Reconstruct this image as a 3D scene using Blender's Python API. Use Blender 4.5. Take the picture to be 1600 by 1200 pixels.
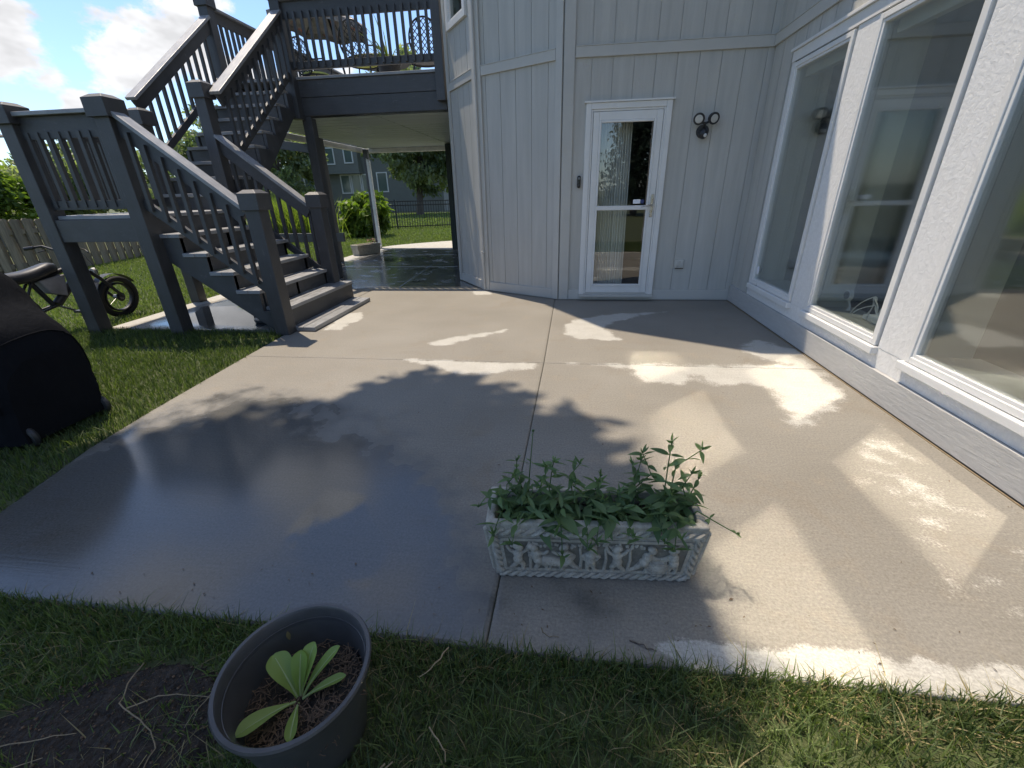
import bpy, math, random
import numpy as np
from mathutils import Vector, Matrix, Quaternion

rng = np.random.default_rng(7)
random.seed(7)
for o in list(bpy.data.objects):
    bpy.data.objects.remove(o)
scene = bpy.context.scene
COL = scene.collection
R = math.radians

# ------------------------------------------------------------------ camera
cam_data = bpy.data.cameras.new("camera")
cam_data.sensor_width = 36.0
cam_data.lens = 36.0 * 670.25 / 1600.0
cam_data.clip_start = 0.02
cam_data.clip_end = 2000
cam = bpy.data.objects.new("camera", cam_data)
COL.objects.link(cam)
rr = Vector((0.992, 0.121, -0.022)); uu = Vector((-0.030, 0.408, 0.912)); ww = Vector((-0.119, 0.905, -0.409))
ww.normalize(); rr = (rr - ww * rr.dot(ww)).normalized(); uu = rr.cross(ww)
cam.matrix_world = Matrix(((rr.x, uu.x, -ww.x, 0), (rr.y, uu.y, -ww.y, 0), (rr.z, uu.z, -ww.z, 1.35), (0, 0, 0, 1)))
scene.camera = cam

# ------------------------------------------------------------------ sun, sky
SUN_EL, SUN_AZ = 69.5, -49.5
sdir = Vector((math.sin(R(SUN_AZ)) * math.cos(R(SUN_EL)), math.cos(R(SUN_AZ)) * math.cos(R(SUN_EL)), math.sin(R(SUN_EL))))
sun_data = bpy.data.lights.new("sun", 'SUN')
sun_data.energy = 3.05
sun_data.angle = R(0.53)
sun_data.color = (1.0, 0.965, 0.905)
sun = bpy.data.objects.new("sun", sun_data)
COL.objects.link(sun)
sun.rotation_euler = sdir.to_track_quat('Z', 'Y').to_euler()
sun.location = (-8, 10, 30)

world = bpy.data.worlds.new("World")
scene.world = world
world.use_nodes = True
wn, wl = world.node_tree.nodes, world.node_tree.links
wn.clear()
w_out = wn.new('ShaderNodeOutputWorld')
w_bg = wn.new('ShaderNodeBackground')
w_bg.inputs['Strength'].default_value = 0.15
sky = wn.new('ShaderNodeTexSky')
sky.sky_type = 'NISHITA'
sky.sun_disc = False
sky.sun_elevation = R(SUN_EL)
sky.sun_rotation = R(SUN_AZ)
sky.altitude = 250
sky.air_density = 1.0
sky.dust_density = 0.6
sky.ozone_density = 1.2
tc = wn.new('ShaderNodeTexCoord')


def wmath(op, a, b=None, clamp=False):
    n = wn.new('ShaderNodeMath'); n.operation = op; n.use_clamp = clamp
    for i, v in enumerate((a, b)):
        if v is None: continue
        if isinstance(v, (int, float)): n.inputs[i].default_value = v
        else: wl.new(v, n.inputs[i])
    return n.outputs[0]


def wnoise(scale, detail, rough, stretch=(1, 1, 1), off=(0, 0, 0)):
    m = wn.new('ShaderNodeMapping'); m.inputs['Scale'].default_value = stretch; m.inputs['Location'].default_value = off
    wl.new(tc.outputs['Generated'], m.inputs['Vector'])
    n = wn.new('ShaderNodeTexNoise'); n.inputs['Scale'].default_value = scale
    n.inputs['Detail'].default_value = detail; n.inputs['Roughness'].default_value = rough
    wl.new(m.outputs[0], n.inputs['Vector'])
    return n.outputs['Fac']


def azel(az, el):
    a, e = R(az), R(el)
    return (math.sin(a) * math.cos(e), math.cos(a) * math.cos(e), math.sin(e))


fine = wnoise(9.0, 6, 0.62, (1, 1, 1.6))
blob = wmath('MULTIPLY', wmath('SUBTRACT', wnoise(2.3, 1, 0.5, (1, 1, 2.0), (4.7, 1.3, 0.6)), 0.56), 9.0)
# the four cumulus heaps over the landing: azimuth, elevation, angular radius
for az, el, rad in [(-51.5, 11.3, 4.3), (-42.8, 10.6, 4.0), (-47.3, 6.6, 2.2), (-36.0, 18.4, 4.0)]:
    d = wn.new('ShaderNodeVectorMath'); d.operation = 'DISTANCE'
    wl.new(tc.outputs['Generated'], d.inputs[0]); d.inputs[1].default_value = azel(az, el)
    blob = wmath('MAXIMUM', blob, wmath('MULTIPLY', wmath('SUBTRACT', 1.0, wmath('DIVIDE', d.outputs['Value'], R(rad))), 1.6))
dens = wmath('ADD', blob, wmath('MULTIPLY', wmath('SUBTRACT', fine, 0.52), 3.6))
mask = wn.new('ShaderNodeMapRange'); mask.interpolation_type = 'SMOOTHSTEP'
wl.new(dens, mask.inputs[0]); mask.inputs[1].default_value = 0.0; mask.inputs[2].default_value = 0.5
cr = wn.new('ShaderNodeMapRange')
wl.new(wnoise(14, 3, 0.6, (1, 1, 1.8), (3, 1, 2)), cr.inputs[0])
cr.inputs[1].default_value = 0.35; cr.inputs[2].default_value = 0.65; cr.inputs[3].default_value = 3.1; cr.inputs[4].default_value = 4.5
ccol = wn.new('ShaderNodeCombineColor')
for i, k in enumerate((0.85, 0.96, 1.14)):
    wl.new(wmath('MULTIPLY', cr.outputs[0], k), ccol.inputs[i])
wmix = wn.new('ShaderNodeMix'); wmix.data_type = 'RGBA'
wl.new(mask.outputs[0], wmix.inputs['Factor'])
skym = wn.new('ShaderNodeMix'); skym.data_type = 'RGBA'; skym.blend_type = 'MULTIPLY'; skym.inputs['Factor'].default_value = 1.0
wl.new(sky.outputs[0], skym.inputs['A']); skym.inputs['B'].default_value = (0.58, 0.76, 1.0, 1)
wl.new(skym.outputs['Result'], wmix.inputs['A']); wl.new(ccol.outputs[0], wmix.inputs['B'])
wl.new(wmix.outputs['Result'], w_bg.inputs['Color'])
wl.new(w_bg.outputs[0], w_out.inputs['Surface'])

scene.view_settings.view_transform = 'Standard'
scene.view_settings.look = 'None'
scene.view_settings.exposure = 0.84
scene.view_settings.use_white_balance = True      # the phone balanced for the open shade
scene.view_settings.white_balance_temperature = 7800
scene.view_settings.white_balance_tint = 12
scene.view_settings.gamma = 1.0
scene.view_settings.use_curve_mapping = False
scene.render.engine = 'CYCLES'
cy = scene.cycles
cy.use_denoising = True
cy.use_guiding = True            # path guiding finds the sunlight mirrored off the panes onto the slab
cy.use_surface_guiding = True
cy.guiding_training_samples = 64
cy.max_bounces = 6
cy.diffuse_bounces = 3
cy.glossy_bounces = 4
cy.transparent_max_bounces = 16
cy.caustics_reflective = True
cy.caustics_refractive = False
cy.blur_glossy = 0.0
cy.sample_clamp_indirect = 0.0

# ------------------------------------------------------------------ materials
MATS = {}


def new_mat(name):
    m = bpy.data.materials.new(name); m.use_nodes = True
    MATS[name] = m
    nt = m.node_tree
    return m, nt.nodes, nt.links, nt.nodes['Principled BSDF']


class NB:
    """small node helper"""
    def __init__(s, m):
        s.n, s.l = m.node_tree.nodes, m.node_tree.links
        s.tc = s.n.new('ShaderNodeTexCoord')

    def link(s, v, inp):
        if isinstance(v, (int, float)): inp.default_value = v
        elif isinstance(v, (tuple, list)): inp.default_value = (*v, 1) if len(v) == 3 and inp.type == 'RGBA' else v
        else: s.l.new(v, inp)

    def math(s, op, a, b=None, clamp=False):
        n = s.n.new('ShaderNodeMath'); n.operation = op; n.use_clamp = clamp
        s.link(a, n.inputs[0])
        if b is not None: s.link(b, n.inputs[1])
        return n.outputs[0]

    def noise(s, scale, detail=4, rough=0.6, stretch=(1, 1, 1), coord='Object', dist=0.0):
        m = s.n.new('ShaderNodeMapping'); m.inputs['Scale'].default_value = stretch
        if coord == 'World':
            g = s.n.new('ShaderNodeNewGeometry'); s.l.new(g.outputs['Position'], m.inputs[0])
        else:
            s.l.new(s.tc.outputs[coord], m.inputs[0])
        n = s.n.new('ShaderNodeTexNoise'); n.inputs['Scale'].default_value = scale; n.inputs['Detail'].default_value = detail
        n.inputs['Roughness'].default_value = rough; n.inputs['Distortion'].default_value = dist
        s.l.new(m.outputs[0], n.inputs['Vector'])
        return n.outputs['Fac']

    def remap(s, v, a, b, c=0.0, d=1.0, smooth=False):
        n = s.n.new('ShaderNodeMapRange'); s.link(v, n.inputs[0])
        if smooth: n.interpolation_type = 'SMOOTHSTEP'
        for i, k in enumerate((a, b, c, d)): n.inputs[i + 1].default_value = k
        return n.outputs[0]

    def mix(s, f, a, b, blend='MIX'):
        n = s.n.new('ShaderNodeMix'); n.data_type = 'RGBA'; n.blend_type = blend
        s.link(f, n.inputs['Factor']); s.link(a, n.inputs['A']); s.link(b, n.inputs['B'])
        return n.outputs['Result']

    def attr(s, name):
        n = s.n.new('ShaderNodeAttribute'); n.attribute_name = name
        return n.outputs['Fac']

    def bump(s, h, strength, dist, normal=None):
        n = s.n.new('ShaderNodeBump'); n.inputs['Strength'].default_value = strength; n.inputs['Distance'].default_value = dist
        s.link(h, n.inputs['Height'])
        if normal is not None: s.l.new(normal, n.inputs['Normal'])
        return n.outputs[0]

    def rand(s):
        n = s.n.new('ShaderNodeObjectInfo')
        return n.outputs['Random']


def simple(name, col, rough=0.6, var=0.12, scale=6.0, stretch=(1, 1, 1), bump=0.0, bdist=0.002, bscale=None, metal=0.0, spec=0.5, per_obj=0.0, coord='World', wear=None):
    m, n, l, b = new_mat(name)
    h = NB(m)
    nz = h.noise(scale, 3, 0.65, stretch, coord)
    f = h.remap(nz, 0.3, 0.7, 1 - var, 1 + var)
    if per_obj:
        f = h.math('MULTIPLY', f, h.remap(h.rand(), 0, 1, 1 - per_obj, 1 + per_obj))
    c = h.n.new('ShaderNodeVectorMath'); c.operation = 'SCALE'
    c.inputs[0].default_value = col; h.l.new(f, c.inputs['Scale'])
    colout = c.outputs[0]
    if wear:
        wn_ = h.noise(wear[1], 3, 0.7, (1, 1, 1), coord)
        colout = h.mix(h.remap(wn_, wear[2], wear[2] + 0.12), colout, wear[0])
    l.new(colout, b.inputs['Base Color'])
    l.new(h.remap(nz, 0.3, 0.7, max(0, rough - 0.08), min(1, rough + 0.08)), b.inputs['Roughness'])
    b.inputs['Metallic'].default_value = metal
    b.inputs['Specular IOR Level'].default_value = spec
    if bump:
        bn = h.noise(bscale or scale * 4, 2, 0.6, stretch, coord)
        l.new(h.bump(bn, bump, bdist), b.inputs['Normal'])
    return m


# deck stain: charcoal, brushed along the grain, worn a little
def wood(name, col, worn, rough, var, spec, scuff):
    """stained timber: grain runs along each board's own length, scuffs show paler wood"""
    m, n, l, b = new_mat(name)
    h = NB(m)
    oi = n.new('ShaderNodeObjectInfo')
    add = n.new('ShaderNodeVectorMath'); add.operation = 'ADD'
    cb = n.new('ShaderNodeCombineXYZ')
    for i, k in enumerate((17.0, 31.0, 47.0)): l.new(h.math('MULTIPLY', oi.outputs['Random'], k), cb.inputs[i])
    l.new(h.tc.outputs['Generated'], add.inputs[0]); l.new(cb.outputs[0], add.inputs[1])
    def nz(scale, detail, rg):
        t = n.new('ShaderNodeTexNoise'); t.inputs['Scale'].default_value = scale; t.inputs['Detail'].default_value = detail; t.inputs['Roughness'].default_value = rg
        l.new(add.outputs[0], t.inputs['Vector']); return t.outputs['Fac']
    grain = nz(9.0, 4, 0.65); patch = h.noise(5.0, 3, 0.6, (1, 1, 1), 'World')
    f = h.math('MULTIPLY', h.remap(grain, 0.3, 0.7, 1 - var, 1 + var), h.remap(patch, 0.3, 0.7, 0.85, 1.15))
    f = h.math('MULTIPLY', f, h.remap(oi.outputs['Random'], 0, 1, 0.86, 1.14))
    c = n.new('ShaderNodeVectorMath'); c.operation = 'SCALE'; c.inputs[0].default_value = col; l.new(f, c.inputs['Scale'])
    sc_ = h.remap(h.math('ADD', h.math('MULTIPLY', grain, 0.5), h.math('MULTIPLY', h.noise(16, 3, 0.7, (1, 1, 1), 'World'), 0.5)), scuff, scuff + 0.10)
    l.new(h.mix(sc_, c.outputs[0], worn), b.inputs['Base Color'])
    l.new(h.remap(grain, 0.3, 0.7, rough - 0.1, rough + 0.1), b.inputs['Roughness'])
    b.inputs['Specular IOR Level'].default_value = spec
    l.new(h.bump(grain, 0.45, 0.003), b.inputs['Normal'])


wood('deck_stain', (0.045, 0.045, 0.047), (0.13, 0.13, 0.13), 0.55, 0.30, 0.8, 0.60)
wood('sunlit_stain', (0.23, 0.235, 0.242), (0.33, 0.33, 0.33), 0.46, 0.26, 0.9, 0.56)  # paler copy of the deck stain, sun sheen on top boards painted in
simple('siding', (0.445, 0.435, 0.398), 0.62, 0.09, 2.4, (5, 5, 0.35), 0.5, 0.0025, 60, per_obj=0.018)
simple('trim_paint', (0.465, 0.455, 0.418), 0.55, 0.05, 3.0, (1, 1, 1), 0.25, 0.002, 40, per_obj=0.02)
simple('white_trim', (0.67, 0.665, 0.64), 0.35, 0.04, 4.0, (1, 1, 1), 0.1, 0.001, 60)
simple('gutter_white', (0.70, 0.70, 0.67), 0.4, 0.12, 5.0, (1, 1, 1))
simple('dark_metal', (0.018, 0.019, 0.021), 0.4, 0.15, 10)
simple('black_plastic', (0.022, 0.023, 0.026), 0.45, 0.15, 10, bump=0.1, bscale=80)
simple('bell_black', (0.012, 0.012, 0.013), 0.25, 0.1, 10)
simple('lens_white', (0.50, 0.49, 0.45), 0.3, 0.05, 20)
simple('nickel', (0.50, 0.47, 0.42), 0.3, 0.08, 20, metal=1.0)
simple('pot_plastic', (0.062, 0.061, 0.062), 0.36, 0.16, 8, bump=0.12, bdist=0.001, bscale=120, wear=((0.12, 0.12, 0.125), 24, 0.70))
simple('fence_wood', (0.27, 0.225, 0.165), 0.85, 0.35, 4.0, (6, 6, 0.6), 0.5, 0.004, 20, per_obj=0.22)
simple('soil', (0.034, 0.025, 0.018), 0.95, 0.6, 30, bump=1.0, bdist=0.02, bscale=60, wear=((0.10, 0.075, 0.05), 70, 0.68))
simple('straw', (0.25, 0.185, 0.11), 0.8, 0.25, 30, per_obj=0.25)
simple('mulch', (0.10, 0.062, 0.038), 0.9, 0.45, 50, per_obj=0.3)
simple('bark', (0.10, 0.08, 0.065), 0.9, 0.35, 8, (4, 4, 0.7), 0.8, 0.02, 14)
simple('soffit', (0.35, 0.405, 0.43), 0.45, 0.08, 3.0, (0.6, 4, 1), per_obj=0.04)
simple('neighbour_siding', (0.155, 0.165, 0.145), 0.75, 0.08, 3, per_obj=0.03)
simple('neighbour_trim', (0.62, 0.63, 0.60), 0.5, 0.04, 3)
simple('roof_shingle', (0.10, 0.095, 0.09), 0.9, 0.3, 9, bump=0.6, bdist=0.01, bscale=18)
simple('interior_paint', (0.27, 0.28, 0.28), 0.8, 0.05, 2)
simple('interior_dark', (0.10, 0.095, 0.09), 0.7, 0.15, 2)
simple('jamb_paint', (0.60, 0.575, 0.49), 0.6, 0.04, 3)
simple('curtain', (0.74, 0.74, 0.68), 0.9, 0.05, 4)
simple('cable_white', (0.78, 0.78, 0.76), 0.4, 0.03, 8)
simple('terracotta', (0.42, 0.17, 0.09), 0.8, 0.15, 8)
simple('blue_card', (0.05, 0.09, 0.25), 0.5, 0.1, 8)
simple('tyre', (0.016, 0.016, 0.017), 0.75, 0.2, 20, bump=0.6, bdist=0.004, bscale=50)
simple('bike_paint', (0.015, 0.016, 0.018), 0.5, 0.1, 10)
simple('alloy', (0.20, 0.20, 0.21), 0.45, 0.1, 10, metal=1.0)
simple('cushion', (0.50, 0.55, 0.16), 0.9, 0.1, 12)
simple('canopy_cloth', (0.26, 0.25, 0.25), 0.9, 0.35, 3.5, wear=((0.55, 0.18, 0.12), 5.0, 0.60))
simple('sticker_white', (0.75, 0.76, 0.78), 0.35, 0.02, 8)
simple('sticker_blue', (0.03, 0.05, 0.16), 0.35, 0.02, 8)
simple('dark_green_paint', (0.022, 0.035, 0.030), 0.5, 0.1, 6)
simple('bedding_red', (0.16, 0.025, 0.04), 0.6, 0.2, 8)

# grill cover cloth
m, n, l, b = new_mat('cover_cloth')
h = NB(m)
b.inputs['Base Color'].default_value = (0.010, 0.011, 0.014, 1)
b.inputs['Roughness'].default_value = 0.95; b.inputs['Specular IOR Level'].default_value = 0.06
wv = h.noise(420, 2, 0.5); wk = h.noise(7, 5, 0.6, (1, 1, 0.4), dist=0.6)
l.new(h.bump(wv, 0.3, 0.001, h.bump(wk, 0.6, 0.03)), b.inputs['Normal'])
l.new(h.mix(h.noise(5, 6), (0.006, 0.007, 0.009), (0.012, 0.013, 0.016)), b.inputs['Base Color'])

# embossed white stucco-like board between the windows, embossed grey skirting
for nm, col, sc, st in (('emboss_white', (0.70, 0.695, 0.675), 34, (1, 1.0, 1.0)), ('emboss_grey', (0.42, 0.415, 0.40), 26, (1, 0.35, 2.2))):
    m, n, l, b = new_mat(nm)
    h = NB(m)
    nz = h.noise(sc, 4, 0.55, st, 'World', 0.8)
    l.new(h.mix(h.remap(nz, 0.35, 0.65), tuple(c * 0.93 for c in col), tuple(min(1, c * 1.04) for c in col)), b.inputs['Base Color'])
    b.inputs['Roughness'].default_value = 0.55
    l.new(h.bump(nz, 0.6, 0.005), b.inputs['Normal'])

# concrete with 'dry' (partly painted window light) and 'wet' stains stored on the slab surface
m, n, l, b = new_mat('concrete')
h = NB(m)
big = h.noise(0.9, 2, 0.6, (1, 1, 1), 'World'); mid = h.noise(5.0, 4, 0.65, (1, 1, 1), 'World')
grain = h.noise(95, 2, 0.8, (1, 1, 1), 'World'); broom = h.noise(7.0, 1, 0.6, (0.35, 16, 1), 'World')
tan = h.mix(h.remap(big, 0.3, 0.7), (0.190, 0.173, 0.144), (0.232, 0.215, 0.184))
tan = h.mix(h.remap(mid, 0.55, 0.8, 0, 0.45), tan, (0.255, 0.212, 0.155))
dry = h.attr('dry'); wet = h.attr('wet')
dry_lit = h.remap(h.math('ADD', dry, h.remap(h.math('ADD', mid, h.math('MULTIPLY', grain, 0.35)), 0.35, 1.0, -0.30, 0.30)), 0.40, 0.66, 0, 1, True)
wetn = h.remap(h.math('ADD', wet, h.remap(h.noise(2.6, 3, 0.65, (1, 1, 1), 'World'), 0.3, 0.7, -0.22, 0.22)), 0.30, 0.72, 0, 1, True)
stain = h.remap(h.noise(1.7, 5, 0.7, (1, 1, 1), 'World', 1.2), 0.52, 0.74, 0, 0.55, True)
tan = h.mix(stain, tan, (0.19, 0.155, 0.115))
col = h.mix(dry_lit, tan, h.mix(h.remap(mid, 0.3, 0.7), (0.37, 0.355, 0.315), (0.43, 0.415, 0.375)))
col = h.mix(wetn, col, h.mix(1.0, col, (0.45, 0.485, 0.535), 'MULTIPLY'))  # wet darkening, plus a cool cast painted in for the mirrored sky
sp = h.remap(grain, 0.25, 0.75, 0.70, 1.26)
br = h.remap(broom, 0.3, 0.7, 0.96, 1.04)
vm = n.new('ShaderNodeVectorMath'); vm.operation = 'SCALE'
l.new(col, vm.inputs[0]); l.new(h.math('MULTIPLY', sp, br), vm.inputs['Scale'])
l.new(vm.outputs[0], b.inputs['Base Color'])
pud = h.attr('puddle')
rough = h.remap(wetn, 0, 1, 0.74, 0.15)
rough = h.math('MINIMUM', rough, h.remap(pud, 0.35, 0.75, 1.0, 0.03, True))
l.new(rough, b.inputs['Roughness'])
b.inputs['Specular IOR Level'].default_value = 0.5
hgt = h.math('ADD', h.math('MULTIPLY', grain, 0.5), h.math('MULTIPLY', broom, 0.9))
bn = n.new('ShaderNodeBump'); bn.inputs['Distance'].default_value = 0.0016
l.new(hgt, bn.inputs['Height']); l.new(h.math('MULTIPLY', h.remap(pud, 0.3, 0.7, 0.5, 0.02), h.remap(wetn, 0, 1, 1.0, 0.35)), bn.inputs['Strength'])
l.new(bn.outputs[0], b.inputs['Normal'])

# aged cast stone
m, n, l, b = new_mat('cast_stone')
h = NB(m)
ao = n.new('ShaderNodeNewGeometry')
nz = h.noise(26, 6, 0.7, (1, 1, 1), 'World'); nf = h.noise(130, 4, 0.7, (1, 1, 1), 'World')
c1 = h.mix(h.remap(nz, 0.35, 0.68), (0.45, 0.42, 0.355), (0.26, 0.24, 0.20))
c1 = h.mix(h.remap(nf, 0.55, 0.75), c1, (0.15, 0.145, 0.12))
c1 = h.mix(h.remap(h.noise(9, 5), 0.58, 0.72, 0, 0.6), c1, (0.20, 0.22, 0.16))
l.new(c1, b.inputs['Base Color']); b.inputs['Roughness'].default_value = 0.88
l.new(h.bump(nf, 0.6, 0.003), b.inputs['Normal'])


def leaf_mat(name, c_dark, c_light, trans=0.45, rough=0.5, use_attr=True):
    m, n, l, b = new_mat(name)
    h = NB(m)
    t = h.attr('tint') if use_attr else h.rand()
    c = h.mix(t, c_dark, c_light)
    l.new(c, b.inputs['Base Color'])
    b.inputs['Roughness'].default_value = rough
    b.inputs['Specular IOR Level'].default_value = 0.35
    tr = n.new('ShaderNodeBsdfTranslucent')
    l.new(h.mix(1.0, c, (1.5, 1.7, 0.7), 'MULTIPLY'), tr.inputs['Color'])
    mx = n.new('ShaderNodeMixShader'); mx.inputs[0].default_value = trans
    l.new(b.outputs[0], mx.inputs[1]); l.new(tr.outputs[0], mx.inputs[2])
    l.new(mx.outputs[0], n['Material Output'].inputs['Surface'])
    return m


leaf_mat('grass_blade', (0.024, 0.050, 0.019), (0.155, 0.205, 0.072), 0.38, 0.5)
leaf_mat('grass_dry', (0.20, 0.155, 0.075), (0.34, 0.28, 0.15), 0.25, 0.7)
leaf_mat('tree_leaf', (0.030, 0.055, 0.020), (0.085, 0.125, 0.045), 0.32)
leaf_mat('tree_leaf_grey', (0.09, 0.125, 0.07), (0.27, 0.31, 0.19), 0.5)
leaf_mat('bush_leaf', (0.05, 0.095, 0.02), (0.17, 0.245, 0.05), 0.42)
leaf_mat('spruce_needle', (0.012, 0.028, 0.016), (0.03, 0.055, 0.03), 0.1, 0.6)
leaf_mat('ornamental_blade', (0.11, 0.17, 0.03), (0.27, 0.33, 0.09), 0.45)
leaf_mat('planter_leaf', (0.060, 0.118, 0.050), (0.130, 0.205, 0.090), 0.38, 0.45, False)
leaf_mat('lettuce_leaf', (0.22, 0.33, 0.07), (0.30, 0.40, 0.11), 0.35, 0.42, False)
leaf_mat('lettuce_rib', (0.34, 0.42, 0.18), (0.40, 0.48, 0.22), 0.25, 0.4, False)
leaf_mat('lily_blade', (0.06, 0.10, 0.03), (0.14, 0.18, 0.05), 0.3, 0.5, False)

# lawn sheet
m, n, l, b = new_mat('lawn_ground')
h = NB(m)
g1 = h.noise(0.35, 6, 0.65, (1, 1, 1), 'World'); g2 = h.noise(22, 5, 0.7, (1, 1, 1), 'World')
c = h.mix(h.remap(g2, 0.3, 0.7), (0.030, 0.042, 0.014), (0.085, 0.105, 0.036))
c = h.mix(h.remap(g1, 0.35, 0.7, 0, 0.5), c, (0.10, 0.11, 0.045))
l.new(c, b.inputs['Base Color']); b.inputs['Roughness'].default_value = 0.9
l.new(h.bump(g2, 0.8, 0.03), b.inputs['Normal'])

# window glass: clear pane with a mirror-like outer surface
def glass_mat(name, f0, tint, rough, power=5.0):
    m, n, l, b = new_mat(name)
    n.remove(b)
    h = NB(m)
    lw = n.new('ShaderNodeLayerWeight'); lw.inputs['Blend'].default_value = 0.5
    fac = h.math('ADD', f0, h.math('MULTIPLY', 1 - f0, h.math('POWER', lw.outputs['Facing'], power)), True)
    gl = n.new('ShaderNodeBsdfGlossy'); gl.inputs['Roughness'].default_value = rough; gl.inputs['Color'].default_value = (1, 1, 1, 1)
    tr = n.new('ShaderNodeBsdfTransparent'); tr.inputs['Color'].default_value = (*tint, 1)
    mx = n.new('ShaderNodeMixShader')
    l.new(fac, mx.inputs[0]); l.new(tr.outputs[0], mx.inputs[1]); l.new(gl.outputs[0], mx.inputs[2])
    l.new(mx.outputs[0], n['Material Output'].inputs['Surface'])
    return m


glass_mat('window_glass', 0.06, (0.90, 0.92, 0.91), 0.0)
glass_mat('coated_glass', 0.20, (0.78, 0.83, 0.81), 0.06, 1.9)      # inner pane of the double glazing, low-e film
glass_mat('door_glass', 0.13, (0.88, 0.90, 0.89), 0.0)
glass_mat('far_glass', 0.16, (0.55, 0.65, 0.60), 0.05)

# ------------------------------------------------------------------ mesh helpers
ORG = {}


def prop(o, label=None, cat=None, group=None, kind=None):
    if label: o['label'] = label
    if cat: o['category'] = cat
    if group: o['group'] = group
    if kind: o['kind'] = kind
    return o


def empty(name, loc, label, cat, group=None):
    o = bpy.data.objects.new(name, None)
    o.empty_display_size = 0.1
    COL.objects.link(o)
    o.location = loc
    ORG[o.name] = Vector(loc)
    return prop(o, label, cat, group)


def link_obj(name, me, org, parent):
    o = bpy.data.objects.new(name, me)
    COL.objects.link(o)
    ORG[o.name] = Vector(org)
    if parent is not None:
        o.parent = parent
        o.location = Vector(org) - ORG[parent.name]
    else:
        o.location = org
    return o


def raw_mesh(name, V, F, mat, smooth=False):
    me = bpy.data.meshes.new(name)
    me.from_pydata([tuple(v) for v in V], [], [tuple(f) for f in F])
    me.materials.append(MATS[mat] if isinstance(mat, str) else mat)
    if smooth:
        me.polygons.foreach_set('use_smooth', [True] * len(me.polygons))
    me.update()
    return me


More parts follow.
